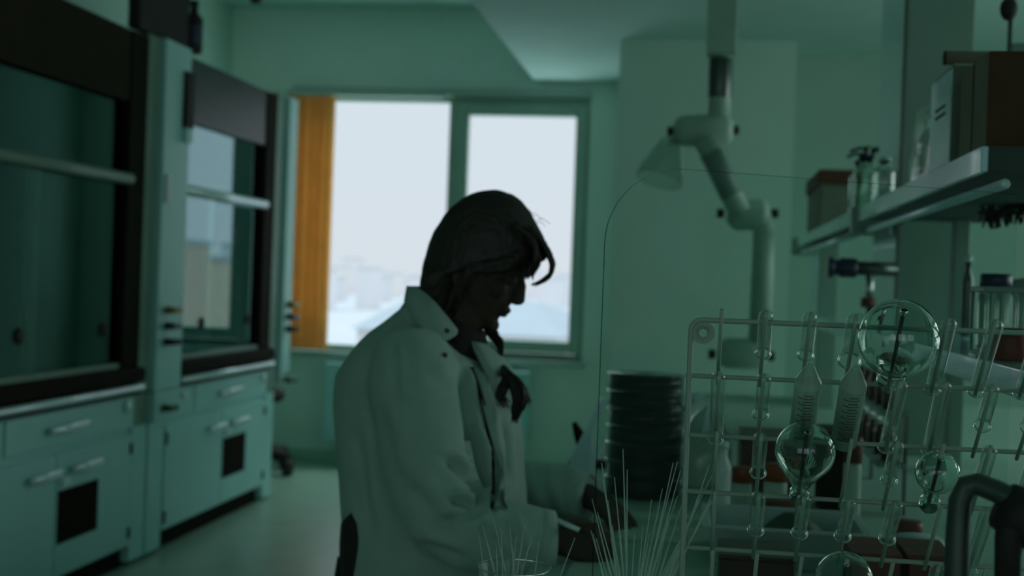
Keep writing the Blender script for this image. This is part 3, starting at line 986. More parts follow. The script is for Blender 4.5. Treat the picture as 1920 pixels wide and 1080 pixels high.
shd = thing('splash_shield', s0, 'clear acrylic splash shield with a rounded corner standing on the bench', 'shield')
m.build('acrylic_sheet', [PLEXI, PLEXE], shd)
for t in (.12, .5):
    p = s0 + dr * t
    MB().box((-.02, -.05, 0), (.02, .05, .012), .002, Matrix.Translation(p) @ Matrix.Rotation(math.atan2(dr.y, dr.x), 4, 'Z')).build('foot', DSTEEL, shd)

# ------------------------------------------------------------------ drying rack with pegs
RY = 1.45
rows = [1.260, 1.1935, 1.130, 1.067, 1.004]
CX = [.025 + .0463 * k for k in range(9)]
rk = thing('drying_rack', (.2, RY, BZ), 'wire drying rack with slanted pegs for glassware', 'drying rack')
fx0, fx1, fz0, fz1 = -.007, .445, .895, 1.323
rr = .012
path = []
for cx, cz, a0 in ((fx0 + rr, fz1 - rr, 180), (fx1 - rr, fz1 - rr, 90), (fx1 - rr, fz0 + rr, 0), (fx0 + rr, fz0 + rr, -90)):
    for k in range(5):
        a = radians(a0 - 90 * k / 4)
        path.append(Vector((cx + rr * cos(a), RY, cz + rr * sin(a))))
path.append(path[0].copy())
MB().tube(path, .0030, 8, False).build('frame', RACKM, rk)
for cx, cz in ((fx0 + .0135, fz1 - .0145), (fx1 - .0135, fz1 - .0145)):
    ring = [(.013, -.001), (.013, .001), (.0045, .001), (.0045, -.001), (.013, -.001)]
    MB().lathe(ring, (cx, RY, cz), (0, 1, 0), 24).build('corner_tab', RACKM, rk)
for z in rows + [.95]:
    MB().tube([(fx0 - .004, RY + .002, z), (fx1 + .004, RY + .002, z)], .0026, 8).build('cross_wire', RACKM, rk)
PD = Vector((0, -1, 1)).normalized()
PL = .108
peg_me = MB().tube([PD * -.012, PD * PL], .0022, 8).mesh('peg')
peg_me.materials.append(RACKM)
for z in rows:
    for x in CX:
        o = link('peg', peg_me, None)
        o.parent = rk
        o.matrix_parent_inverse = Matrix.Translation(-rk.location)
        o.location = (x, RY, z)
for x in (fx0 + .05, fx1 - .05):
    MB().tube([(x, RY, fz0), (x, RY + .004, BZ + .004), (x, RY - .10, BZ + .004)], .003, 8).tube([(x, RY, fz0 + .02), (x, RY + .09, BZ + .004)], .003, 8).build('foot', RACKM, rk)

ROWN = ['top', 'second', 'third', 'fourth', 'lowest']
COLN = ['first', 'second', 'third', 'fourth', 'fifth', 'sixth', 'seventh', 'eighth', 'ninth']
def rim_mesh(name, r):
    return MB().lathe([(r + .0013 * cos(2 * pi * i / 8), .0013 * sin(2 * pi * i / 8)) for i in range(9)], (0, 0, 0), PD, 20).mesh(name)


long_me = MB().lathe(tube_profile(.0078, .112), (0, 0, 0), PD, 20).mesh('long_test_tube')
short_me = MB().lathe(tube_profile(.0076, .066), (0, 0, 0), PD, 20).mesh('short_test_tube')
wide_me = MB().lathe(tube_profile(.0110, .072, .0013), (0, 0, 0), PD, 20).mesh('wide_test_tube')
for me in (long_me, short_me, wide_me):
    me.materials.append(TGLASS)
rim_me = {'l': rim_mesh('tube_rim', .0084), 's': rim_mesh('tube_rim', .0082), 'w': rim_mesh('tube_rim', .0116)}
for me in rim_me.values():
    me.materials.append(GLASS)
spec = {(0, 1): 's', (0, 2): 's', (0, 3): 'w', (0, 5): 'l', (0, 6): 'l', (0, 7): 'l', (1, 0): 'l', (1, 1): 's', (1, 4): 'l', (1, 5): 'l',
        (1, 6): 's', (1, 7): 's', (2, 1): 's', (2, 4): 's', (2, 6): 's', (2, 7): 'l', (3, 1): 's', (3, 2): 's', (3, 3): 's', (3, 4): 's', (3, 6): 'l', (4, 5): 's'}
NAMES = {'l': ('long', long_me, .112), 's': ('short', short_me, .066), 'w': ('wide', wide_me, .072)}
for (r_, c_), k in spec.items():
    nm, me, L = NAMES[k]
    o = link('test_tube', me)
    s_ = PL + .002 - L
    o.location = Vector((CX[c_], RY, rows[r_])) + PD * s_ + Vector((.0006 * random.uniform(-1, 1), 0, -.0035 + .0024))
    o.rotation_euler = (random.uniform(-.02, .02), random.uniform(-.025, .025), 0)
    link('tube_rim', rim_me[k]).parent = o
    tag(o, '%s glass test tube upturned on the %s peg of the %s rack row' % (nm, COLN[c_], ROWN[r_]), 'test tube', 'test tubes drying on the rack')


def flask_prof(R, cs, rn, neck0, w=.0011, flare=.002, pear=0):
    """open neck at neck0, round bulb of radius R centred at cs"""
    out = [(rn + flare, neck0), (rn + flare, neck0 + .012), (rn, neck0 + .015)]
    s_in = cs - sqrt(R * R - rn * rn)
    if pear:
        out += [(rn, neck0 + .02), (rn + (R - rn) * .25, neck0 + .02 + (cs - neck0 - .02) * .28), (rn + (R - rn) * .62, neck0 + .02 + (cs - neck0 - .02) * .6),
                (R * .94, cs - R * .38)]
        angs = [pi * k / 24 for k in range(-1, 13)]
    else:
        out += [(rn, s_in - .003)]
        a0 = -math.acos(rn / R)
        angs = [a0 + (pi / 2 - a0) * k / 22 for k in range(1, 23)]
    out += [(R * cos(a), cs + R * sin(a)) for a in angs]
    inn = []
    for i, (r, h) in enumerate(out):
        if h > cs - R * .8 and i > 3:
            d = Vector((r, h - cs))
            f = (d.length - w) / max(d.length, 1e-6)
            inn.append((max(r * f, 1e-5), cs + (h - cs) * f))
        else:
            inn.append((r - w, h))
    return out + inn[::-1] + [out[0]]


def flask(r_, c_, prof, label, mk=None):
    t = thing('round_flask', Vector((CX[c_], RY, rows[r_])), label, 'flask', 'flasks drying on the rack')
    o = Vector((CX[c_], RY, rows[r_])) + Vector((0, 0, -.0035))
    MB().lathe(prof, o, PD, 40).build('flask_glass', GLASS, t)
    return t, o


flask(0, 4, flask_prof(.042, .080, .0125, .012), 'large round glass flask upturned on the top row of the rack')
t, o = flask(2, 2, flask_prof(.0315, .090, .0085, .006, pear=1), 'pear-shaped glass flask upturned in the middle of the rack')
t.name = 'pear_flask'
t, o = flask(2, 5, flask_prof(.0232, .066, .0085, .006), 'small round glass flask beside the tubes on the third row')
flask(4, 3, flask_prof(.031, .075, .0095, .004), 'round glass flask cut by the lower picture edge on the lowest row')

# conical graduated tubes
for c_, lab in ((2, 'frosted conical graduated tube above the pear-shaped flask'), (3, 'frosted conical graduated tube with grey fill beside the large round flask')):
    t = thing('conical_tube', Vector((CX[c_], RY, rows[1])), lab, 'centrifuge tube', 'conical tubes on the rack')
    o = Vector((CX[c_], RY, rows[1])) + Vector((0, 0, -.001)) + PD * .004
    R = .0140
    MB().lathe([(R - .0012, 0), (R, 0), (R, .097)], o, PD, 28).lathe([(R, .097), (.0035, .124)], o, PD, 28).lathe([(.0035, .124), (.0001, .1245)], o, PD, 28).build('tube_body', FROST, t)
    ax = PD
    # printed scale on the side facing the room
    sd = Vector((0, -1, -1)).normalized()
    rt = ax.cross(sd).normalized()
    for k in range(16):
        h = .018 + k * .0048
        w = .55 if k % 2 else .95
        pts = []
        for i in range(7):
            a = -w + .25 + 2 * w * i / 6 * .62
            d = sd * cos(a) + rt * sin(a)
            pts.append(o + ax * h + d * (R + .0002))
        MB().tube(pts, .00045, 4).build('scale_mark', PRINT, t)
    if c_ == 3:
        MB().lathe([(.0001, .012), (R - .002, .012), (R - .002, .09), (.0001, .115)], o, PD, 20).build('grey_fill', FROST, t)

# ------------------------------------------------------------------ tap over the sink, beaker and pipettes
fa = thing('tap', (at(1830, 1080, 1.1).x, 1.08, BZ), 'dark curved lab tap at the near corner of the bench', 'tap')
path = [Vector((at(1793, 1080, 1.10).x, 1.10, BZ)), at(1793, 1078, 1.10), at(1796, 990, 1.10), at(1800, 940, 1.10), at(1812, 912, 1.098), at(1834, 908, 1.094), at(1870, 922, 1.085), at(1930, 950, 1.07), at(2010, 990, 1.05)]
MB().tube(path, [.0105, .0105, .0098, .0096, .0096, .0095, .0095, .0095, .0095], 16).build('spout', DSTEEL, fa)
MB().lathe([(.03, 0), (.03, .012), (.02, .03), (.0108, .05)], (path[0].x, 1.10, BZ), n=20, caps=(True, False)).build('base', DSTEEL, fa)
p = at(1893, 950, 1.072)
MB().lathe([(.0001, -.012), (.020, -.010), (.022, 0), (.022, .02), (.018, .03), (.0001, .032)], p + Vector((.004, 0, -.004)), (.85, .1, -.45), 20).build('collar', BLACKRUB, fa)
MB().tube([at(1900, 965, 1.065), at(1890, 1010, 1.065), at(1888, 1110, 1.065)], [.012, .0105, .010], 14).build('outlet', BLACKRUB, fa)


def beaker(name, c, r, h, label, w=.0015):
    t = thing(name, c, label, 'beaker')
    prof = [(.0001, 0), (r * .95, 0), (r, .005), (r, h - .004), (r + .002, h)]
    MB().lathe(prof, c, (0, 0, 1), 40).build('beaker_glass', TUBEG, t)
    MB().lathe([(r + .002 + .0012 * cos(2 * pi * i / 8), h + .0012 * sin(2 * pi * i / 8)) for i in range(9)], c, (0, 0, 1), 48).build('rim', GLASS, t)
    return t


q = at(955, 1072, 1.52)
b1 = Vector((q.x, 1.56, BZ + .001))
beaker('beaker', b1, .043, q.z - BZ - .004, 'clear glass beaker whose rim shows at the lower picture edge')
q = at(1185, 1120, 1.50)
b2 = Vector((q.x, 1.50, BZ + .001))
beaker('beaker', b2, .046, .105, 'wide glass beaker holding the fan of pipettes')
rod_me = MB().lathe([(.0001, 0), (.0010, 0), (.0012, .012), (.0012, .165), (.0008, .19), (.0006, .245), (.0001, .245)], n=7).mesh('pipette')
rod_me.materials.append(ROD)
random.seed(11)


def rod(base, tip, label, group):
    d = Vector(tip) - Vector(base)
    o = link('pipette', rod_me)
    o.location = base
    o.rotation_mode = 'QUATERNION'
    o.rotation_quaternion = Vector((0, 0, 1)).rotation_difference(d)
    o.scale = (1, 1, d.length / .245)
    tag(o, label, 'pipette', group)


tips = [(1168, 842), (1176, 880), (1270, 866), (1262, 868), (1276, 882), (1242, 916), (1222, 936), (1322, 895), (1330, 872), (1336, 890), (1366, 874),
        (1345, 905), (1318, 915), (1128, 868), (1130, 900), (1140, 938), (1152, 895), (1110, 935), (1108, 995), (1112, 1000), (1286, 998), (1300, 960),
        (1255, 965), (1205, 985), (1235, 990), (1190, 1000), (1340, 930), (1310, 940), (1120, 960), (1148, 985), (1270, 930), (1285, 925), (1118, 1010), (1218, 1000), (1246, 1010)]
for u, v in tips:
    a = random.uniform(0, 2 * pi)
    tp_ = at(u, v, 1.50 + random.uniform(-.035, .035))
    off = Vector((tp_.x - b2.x, tp_.y - b2.y, 0))
    off = off.normalized() * .034 if off.length > .04 else off * .7
    base = b2 + Vector((-off.x * random.uniform(.1, .8) + .007 * cos(a), -off.y * .5 + .007 * sin(a), .004))
    rod(base, tp_, 'thin glass pipette in the fan standing in the wide beaker', 'pipettes in the wide beaker')
for u, v in [(898, 1000), (905, 985), (912, 1010), (925, 970), (940, 990), (955, 980), (968, 1005), (985, 975), (1000, 995), (1078, 1008), (1010, 1015), (930, 1015)]:
    tp_ = at(u, v, 1.56 + random.uniform(-.02, .02))
    base = b1 + Vector((random.uniform(-.022, .022), random.uniform(-.02, .02), .004))
    rod(base, tp_, 'thin glass pipette standing in the beaker beside the sleeve', 'pipettes in the beaker beside the sleeve')

# ------------------------------------------------------------------ things lying on the bench
random.seed(3)
ctr = at(1208, 880, 3.0)
DARKC = mat('dark_culture', (.018, .024, .020), .35, var=.3, scale=30)
CLEARR = pane_mat('clear_dish', (.66, .74, .72), 1.35, .08, .03, (.6, .7, .66))
for k in range(7):
    t = thing('culture_dish', (ctr.x, 3.0, BZ + .001 + k * .0405), 'dark culture dish, %s from the bench in the tall stack' %
              ['lowest', 'second', 'third', 'fourth', 'fifth', 'sixth', 'topmost'][k], 'dish', 'stacked dark dishes')
    c = Vector((ctr.x + random.uniform(-.003, .003), 3.0, BZ + .001 + k * .0405))
    MB().lathe([(.0001, .003), (.083, .003), (.083, .036), (.0001, .036)], c, n=36).build('culture', DARKC, t)
    MB().lathe([(.0001, 0), (.088, 0), (.0885, .003), (.0885, .033), (.092, .034), (.092, .0395), (.0001, .0397), (.0001, .0375), (.0865, .0375), (.0865, .0022), (.0001, .0022)],
               c, n=36).build('clear_lid', CLEARR, t)
# leaning folder and dark stapler beside the stack
f0, f1 = at(1062, 900, 3.15), at(1134, 746, 3.15)
fo = thing('plastic_funnel', f0, 'milky plastic funnel leaning against the dark dish stack', 'funnel')
dv = (f1 - f0).normalized()
LF = (f1 - f0).length
MB().lathe([(.0105, 0), (.0105, LF)], f0, dv, 18).build('stem', TRANS, fo)
MB().lathe([(.011, .0), (.030, .055), (.032, .095)], at(1103, 812, 3.13), (-.12, -.1, -1), 22).build('cone', TRANS, fo)
s0_ = at(1090, 845, 3.42)
hd = thing('magnifier_stand', (s0_.x, 3.42, BZ), 'small black bench clamp behind the milky funnel', 'clamp')
MB().tube([(s0_.x + .02, 3.42, BZ + .012), at(1096, 850, 3.42), at(1086, 815, 3.42), at(1076, 792, 3.42)], [.02, .026, .030, .012], 10, True, (1, .5)).build('clamp_arm', BLACK, hd)
MB().box((s0_.x - .03, 3.38, BZ), (s0_.x + .07, 3.46, BZ + .014), .003).build('base', BLACK, hd)
# clear bag slumped beside the stack
q = at(1322, 900, 3.1)
bg = thing('clear_bag', (q.x, 3.1, BZ), 'slumped clear bag with pale crumpled film right of the dish stack', 'bag')
rings = []
for k in range(10):
    t_ = k / 9
    R = .068 * sqrt(max(0, 1 - t_ ** 2.2)) + .002
    rr_ = []
    for i in range(30):
        a = 2 * pi * i / 30
        f_ = 1 + .22 * noise.noise((cos(a) * 1.7, sin(a) * 1.7, t_ * 3 + 5))
        rr_.append((q.x + R * f_ * cos(a), 3.12 + R * f_ * sin(a), BZ + .001 + .205 * t_))
    rings.append(rr_)
MB().ring(rings).build('bag_film', FILM, bg)
MB().tube([at(1282, 770, 3.0), at(1300, 750, 3.0), at(1318, 742, 3.02)], [.006, .011, .006], 8).build('film_fold', TRANS, bg)
MB().tube([at(1316, 830, 3.0), at(1330, 780, 3.0), at(1338, 745, 3.02)], [.005, .008, .005], 8).build('film_fold', TRANS, bg)
q = at(1352, 940, 2.65)
bottle('squeeze_bottle', (q.x, 2.65, BZ + .0005), .019, .175, 'slim white squeeze bottle behind the first rack pegs', cap=WHITEPL, body=WHITEPL, n=18)
# dark red boxes and orange caps behind the rack
cr = thing('maroon_crate', (at(1430, 900, 2.95).x, 2.95, BZ), 'dark maroon crate standing behind the rack', 'crate')
a, b = at(1388, 900, 2.9), at(1512, 830, 2.9)
MB().box((a.x, 2.9, BZ), (b.x, 3.15, b.z), .004).build('crate_body', MAROON, cr)
MB().box((a.x - .003, 2.897, b.z - .012), (b.x + .003, 3.153, b.z + .002), .003).build('rim', MAROON, cr)
a, b = at(1540, 900, 2.9), at(1615, 812, 2.9)
cr = thing('dark_box', ((a.x + b.x) / 2, 2.95, BZ), 'small blackish box behind the pear-shaped flask', 'box')
MB().box((a.x, 2.88, BZ), (b.x, 3.05, b.z), .006).build('box_body', BLACK, cr)
MB().box((a.x - .002, 2.878, b.z - .02), (b.x + .002, 3.052, b.z + .001), .004).build('lid', BLACKRUB, cr)
for k, (u, v, m_, lab) in enumerate(((1392, 885, ORM, 'jar with an orange lid in front of the maroon crate'), (1455, 880, ORM, 'jar with a red-orange lid beside the pear flask'),
                                     (1600, 835, REDM, 'red-capped jar near the vial steps'), (1470, 945, REDM, 'low dark red pot behind the short tubes'),
                                     (1703, 985, REDM, 'round dark red lidded pot behind the right part of the rack'))):
    d = (2.72, 2.70, 2.70, 2.57, 2.35)[k]
    p = at(u, v, d)
    t = thing('lidded_jar', (p.x, d, BZ), lab, 'jar', 'jars behind the rack')
    hh = max(p.z - BZ, .03)
    R = (.021, .024, .018, .035, .024)[k]
    MB().lathe([(.0001, 0), (R * .95, 0), (R, .004), (R, hh * .75), (R * .9, hh * .8), (.0001, hh * .8)], (p.x, d, BZ), n=22).build('jar_body', MAROON if k > 2 else FROST, t)
    MB().lathe([(.0001, hh * .8), (R * 1.05, hh * .8), (R * 1.05, hh * 1.05), (R * .98, hh * 1.1), (.0001, hh * 1.1)], (p.x, d, BZ), n=22).build('lid', m_, t)
# pale plastic tray
a, b = at(1325, 1030, 2.28), at(1622, 1045, 2.28)
tr = thing('plastic_tray', ((a.x + b.x) / 2, 2.36, BZ), 'pale plastic tray with green cloth behind the lower rack rows', 'tray')
x0, x1, y0, y1, h = a.x, b.x, 2.28, 2.50, .072
fl = .012
m = MB()
o4 = [(x0 + fl, y0 + fl), (x1 - fl, y0 + fl), (x1 - fl, y1 - fl), (x0 + fl, y1 - fl)]
t4 = [(x0, y0), (x1, y0), (x1, y1), (x0, y1)]
w = .003
i4 = [(x0 + w, y0 + w), (x1 - w, y0 + w), (x1 - w, y1 - w), (x0 + w, y1 - w)]
j4 = [(x0 + fl + w, y0 + fl + w), (x1 - fl - w, y0 + fl + w), (x1 - fl - w, y1 - fl - w), (x0 + fl + w, y1 - fl - w)]
lv = [[(p[0], p[1], BZ + .0005) for p in o4], [(p[0], p[1], BZ + h) for p in t4], [(p[0], p[1], BZ + h) for p in i4], [(p[0], p[1], BZ + .004) for p in j4]]
m.ring(lv, True, True, False).build('tray_body', TRAYM, tr)
MB().box((x0 - .012, y0 - .012, BZ + h - .006), (x0 + .002, y1 + .012, BZ + h), .002).box((x1 - .002, y0 - .012, BZ + h - .006), (x1 + .012, y1 + .012, BZ + h), .002).box(
    (x0, y0 - .012, BZ + h - .006), (x1, y0 + .002, BZ + h), .002).box((x0, y1 - .002, BZ + h - .006), (x1, y1 + .012, BZ + h), .002).build('rim', TRAYM, tr)
gc = MB()
rings = []
for k in range(5):
    t_ = k / 4
    rings.append([((x0 + x1) / 2 + .02 + .07 * (1 - .75 * t_ ** 2) * cos(2 * pi * i / 20) * (1 + .25 * noise.noise((cos(i * .3) * 2, sin(i * .3) * 2, t_))),
                   2.39 + .07 * (1 - .75 * t_ ** 2) * sin(2 * pi * i / 20), BZ + .0045 + .078 * t_) for i in range(20)])
tag(gc.ring(rings).build('green_cloth', GREENM), 'crumpled dark green cloth lying in the pale tray', 'cloth')
# red-brown boxes low in the foreground
for k, (u0, u1, v, lab, m_) in enumerate(((1350, 1490, 1048, 'dark red flat box low behind the rack foot', MAROON), (1600, 1690, 1046, 'flat reddish box beside the cut round flask', REDM),
                                          (1705, 1790, 1050, 'flat reddish box next to the dark tap', REDM))):
    d = (2.08, 1.94, 1.94)[k]
    a, b = at(u0, v, d), at(u1, v, d)
    hh = max(a.z - BZ, .012)
    t = thing('flat_box', ((a.x + b.x) / 2, d, BZ), lab, 'box', 'flat reddish boxes')
    MB().box((a.x, d, BZ), (b.x, d + .13, BZ + hh), .003).build('box_body', m_, t)
    MB().box((a.x - .002, d - .002, BZ + hh), (b.x + .002, d + .132, BZ + hh + .008), .002).build('lid', m_, t)
q = at(1760, 1030, 2.15)
t = thing('white_pouch', (q.x, 2.2, BZ), 'pale plastic pouch behind the right part of the rack', 'pouch')
rings = []
for k in range(6):
    t_ = k / 5
    rings.append([(q.x - .02 + .075 * cos(2 * pi * i / 24) * (1 - .5 * t_ ** 2) * (1 + .2 * noise.noise((cos(i * .26) * 2, sin(i * .26) * 2, 1))), 2.22 + .07 * sin(2 * pi * i / 24) * (1 - .5 * t_ ** 2), BZ + .0005 + .085 * t_) for i in range(24)])
MB().ring(rings).build('pouch_film', TRAYM, t)
# paper and notebook in front of the person
nb = thing('notebook', (-.05, 2.35, BZ), 'open notebook page lying under the hand on the bench', 'notebook')
MB().box((-.20, 2.02, BZ + .0003), (.05, 2.42, BZ + .0035), .001, Matrix.Rotation(radians(0), 4, 'Z')).build('pages', PAPER, nb)
ps = MB().box((-.14, 2.46, BZ + .0003), (.07, 2.76, BZ + .002), 0).build('paper_sheet', PAPER)
tag(ps, 'loose paper sheet beside the far hand on the bench', 'paper')

# ------------------------------------------------------------------ the person at the bench
PW = 2.45                                           # her mid-plane, as a distance down the room


def F(u, v, dy=0.0):
    return at(u, v, PW + dy)


def bake(mb, name, voxel, smooth=4, fac=.5):
    """overlapping shapes -> one continuous skin"""
    me = mb.mesh(name)
    o = bpy.data.objects.new(name, me)
    COL.objects.link(o)
    r = o.modifiers.new('r', 'REMESH')
    r.mode = 'VOXEL'
    r.voxel_size = voxel
    if smooth:
        s = o.modifiers.new('s', 'SMOOTH')
        s.iterations = smooth
        s.factor = fac
    dg = bpy.context.evaluated_depsgraph_get()
    me2 = bpy.data.meshes.new_from_object(o.evaluated_get(dg))
    me2.name = name
    bpy.data.objects.remove(o)
    me2.polygons.foreach_set('use_smooth', [True] * len(me2.polygons))
    me2.materials.clear()
    return me2


def loft(mb, slices, n=28, ex=2.3):
    """slices: (centre, half axis a, half axis b) with a, b vectors"""
    rings = []
    for c, a, b in slices:
        rr = []
        for i in range(n):
            t = 2 * pi * i / n
            ct, st = cos(t), sin(t)
            rr.append(c + a * (abs(ct) ** (2 / ex) * (1 if ct >= 0 else -1)) + b * (abs(st) ** (2 / ex) * (1 if st >= 0 else -1)))
        rings.append(rr)
    return mb.ring(rings)


def hslice(v, uL, uR, hw, dy=0.0):
    a, b = F(uL, v, dy), F(uR, v, dy)
    c = (a + b) / 2
    return (Vector((c.x, PW + dy, c.z)), Vector(((b.x - a.x) / 2, 0, 0)), Vector((0, hw, 0)))


person = thing('person', (-.45, PW, .0), 'person in a white lab coat with dark tied hair bending over the bench', 'person')

# ---- body: head, neck, trunk, arms, hands, legs as one skin
HO = F(902, 487)
HR = Matrix.Rotation(radians(29), 4, 'Y')
HM = Matrix.Translation(HO) @ HR


def hp(x, y, z):
    return HM @ Vector((x, y, z))


body = MB()
sl = [(-.113, .066, .030, .014), (-.104, .083, .014, .030), (-.090, .089, -.005, .043), (-.074, .0885, -.025, .052), (-.058, .092, -.05, .058), (-.045, .0945, -.06, .061),
      (-.032, .089, -.072, .064), (-.010, .085, -.086, .068), (.006, .084, -.093, .0705), (.022, .093, -.098, .073), (.045, .093, -.100, .074),
      (.070, .084, -.092, .068), (.092, .060, -.070, .052), (.108, .020, -.030, .022)]
rings = []
for z, xf, xb, hw in sl:
    rr = []
    for i in range(36):
        t = 2 * pi * i / 36
        c, s_ = cos(t), sin(t)
        x = (xf + xb) / 2 + (xf - xb) / 2 * c
        y = hw * s_ * (1 - (.20 * c * c if c > 0 else 0))
        rr.append(hp(x, y, z))
    rings.append(rr)
body.ring(rings)
# nose
nz_ = [((.084, .016), .006, .008), ((.096, .003), .007, .012), ((.103, -.013), .009, .014), ((.1085, -.026), .0125, .015), ((.105, -.035), .014, .016), ((.097, -.041), .012, .012)]
loft(body, [(hp(x - d / 2, 0, z), HR.to_3x3() @ Vector((d, 0, 0)), Vector((0, w, 0))) for (x, z), w, d in nz_], 16, 2)
R3 = HR.to_3x3()
for y in (-.010, .010):
    body.ball(hp(.101, y, -.034), (.008, .006, .006), 10, R3)
body.ball(hp(.0945, 0, -.0570), (.0080, .020, .0062), 14, R3)      # upper lip
body.ball(hp(.0915, 0, -.0670), (.0085, .017, .0070), 14, R3)      # lower lip
body.ball(hp(.0865, 0, -.097), (.012, .018, .013), 14, R3)          # chin
for y in (-.031, .031):
    body.ball(hp(.075, y, .000), (.013, .014, .011), 14, R3)       # lowered eyelids
    body.ball(hp(.080, y * .95, .020), (.010, .022, .006), 12, R3)  # brow
    body.ball(hp(.058, y * 1.35, -.026), (.024, .016, .020), 14, R3)  # cheek
for sg in (-1, 1):
    pts = [hp(-.004 + .016 * cos(a) * (1.0), sg * .0755, -.030 + .029 * sin(a)) for a in [2 * pi * k / 14 for k in range(15)]]
    body.tube(pts, .0045, 8, False)
    body.ball(hp(-.004, sg * .072, -.030), (.014, .006, .026), 12, R3)
    body.ball(hp(.003, sg * .0745, -.056), (.008, .005, .008), 10, R3)
# neck and trunk
nk0 = hp(-.035, 0, -.045)
loft(body, [(nk0, R3 @ Vector((.055, 0, 0)), Vector((0, .052, 0))), (F(868, 575), Vector((.058, 0, -.02)), Vector((0, .054, 0))),
            (F(838, 610), Vector((.062, 0, -.02)), Vector((0, .06, 0))), (F(812, 640), Vector((.075, 0, -.02)), Vector((0, .08, 0)))], 24, 2)
loft(body, [hslice(635, 740, 880, .10), hslice(680, 705, 910, .155), hslice(760, 690, 920, .15), hslice(880, 700, 920, .14), hslice(1000, 700, 910, .13),
            hslice(1100, 690, 920, .15), hslice(1200, 680, 930, .165), hslice(1285, 690, 930, .15)], 28, 2.2)
SEAT = .60
hipz = SEAT + .085
for sg, kx, fx in ((-1, -.10, -.24), (1, -.08, -.22)):
    y = PW + sg * .095
    body.tube([(-.50, y, hipz), (-.30, y + sg * .01, hipz + .005), (kx, y + sg * .01, hipz - .005), (kx + .012, y + sg * .01, hipz - .045), (kx - .06, y, .42), (fx, y, .24)],
              [.092, .083, .062, .058, .052, .036], 16)


def hand(mb, wrist, along, back, spread, curl, r=1.0, flip=1):
    """wrist point, unit direction to the knuckles, unit direction out of the back of the hand"""
    side = along.cross(back).normalized() * flip
    L = .082 * r
    sl_ = []
    for t, w, th in ((-.15, .026, .021), (.1, .028, .019), (.45, .037, .017), (.8, .041, .015), (1.0, .040, .012)):
        sl_.append((wrist + along * L * t, side * w * r, back * th * r))
    loft(mb, sl_, 20, 2.5)
    fl_ = [(.030, .070, .0085), (.010, .078, .009), (-.010, .073, .0088), (-.029, .058, .0078)]
    for k, (off, ln, rad) in enumerate(fl_):
        p = wrist + along * L * .92 + side * off * r
        a = spread * (1.5 - k)
        d = (along * cos(a) + side * sin(a)).normalized()
        pts, rs = [p], [rad * 1.1 * r]
        ang = 0
        for seg, c in ((.44, curl[0]), (.32, curl[1]), (.24, curl[2])):
            ang += c
            dd = d * cos(ang) - back * sin(ang)
            pts.append(pts[-1] + dd * ln * seg * r)
            rs.append(rad * (1.0 if seg > .4 else .92 if seg > .3 else .78) * r)
        mb.tube(pts, rs, 10)
        mb.ball(pts[-1], rs[-1], 8)
    th0 = wrist + along * L * .30 + side * .030 * r
    td = (along * .75 + side * .55 - back * .45).normalized()
    p1 = th0 + td * .036 * r
    p2 = p1 + (along * .85 - back * .5).normalized() * .028 * r
    mb.tube([th0 - td * .012, p1, p2], [.0135 * r, .0105 * r, .0085 * r], 10)
    mb.ball(p2, .0085 * r, 8)


# near arm and hand, far arm and hand
nS, nE, nW = F(785, 680, -.15), F(835, 985, -.24), F(1038, 1012, -.215)
body.tube([nS, (nS + nE) / 2 + Vector((-.01, 0, 0)), nE], [.05, .044, .038], 14)
body.tube([nE, (nE + nW) / 2, nW], [.04, .036, .027], 14)
hand(body, nW, (F(1100, 1017, -.20) - nW).normalized(), Vector((-.08, -.75, .65)).normalized(), .05, (.75, .9, .6), 1.0, -1)
fS, fE, fW = F(800, 690, .16), F(905, 940, .27), F(1106, 930, .17)
body.tube([fS, (fS + fE) / 2, fE], [.05, .044, .038], 14)
body.tube([fE, (fE + fW) / 2, fW], [.04, .036, .026], 14)
hand(body, fW, (F(1150, 962, .13) - fW).normalized(), Vector((.30, -.25, .9)).normalized(), .06, (.35, .45, .3), .98, -1)
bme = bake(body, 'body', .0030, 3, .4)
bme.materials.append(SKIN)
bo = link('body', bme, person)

# ---- coat
coat = MB()
loft(coat, [hslice(572, 760, 805, .058), hslice(586, 744, 820, .068), hslice(602, 726, 836, .085), hslice(622, 703, 855, .118), hslice(645, 681, 882, .158), hslice(672, 660, 915, .182),
            hslice(705, 641, 948, .192), hslice(760, 637, 972, .192), hslice(830, 643, 980, .192), hslice(910, 650, 984, .190), hslice(1000, 655, 986, .195),
            hslice(1085, 655, 990, .205), hslice(1170, 652, 1000, .22), hslice(1260, 655, 1010, .225), hslice(1300, 670, 1000, .20)], 48, 2.35)
coat.tube([F(768, 655, -.115), F(776, 705, -.152), F(786, 770, -.180), F(796, 840, -.200), F(812, 910, -.22), F(840, 965, -.232), F(888, 997, -.238), F(945, 1008, -.232), F(1000, 1012, -.224), F(1036, 1014, -.216)],
          [.070, .086, .088, .085, .082, .080, .074, .066, .058, .050], 26)
coat.tube([F(790, 660, .135), F(800, 715, .18), F(840, 820, .235), F(885, 910, .262), F(930, 930, .255), F(985, 922, .23), F(1050, 922, .20), F(1100, 930, .175)],
          [.07, .082, .078, .072, .070, .064, .056, .046], 24)
for sg in (-1, 1):
    y = PW + sg * .095
    coat.tube([(-.50, y, hipz + .01), (-.36, y + sg * .012, hipz + .015), (-.20, y + sg * .012, hipz + .008)], [.115, .105, .095], 20)
cme = bake(coat, 'lab_coat', .0055, 9, .5)
# cloth folds
CRI = CAM_R.transposed()


def to_uv(p):
    q = CRI @ (p - Vector((0, 0, CAM_H)))
    return 960 - FOC * q.x / q.z, 540 + FOC * q.y / q.z


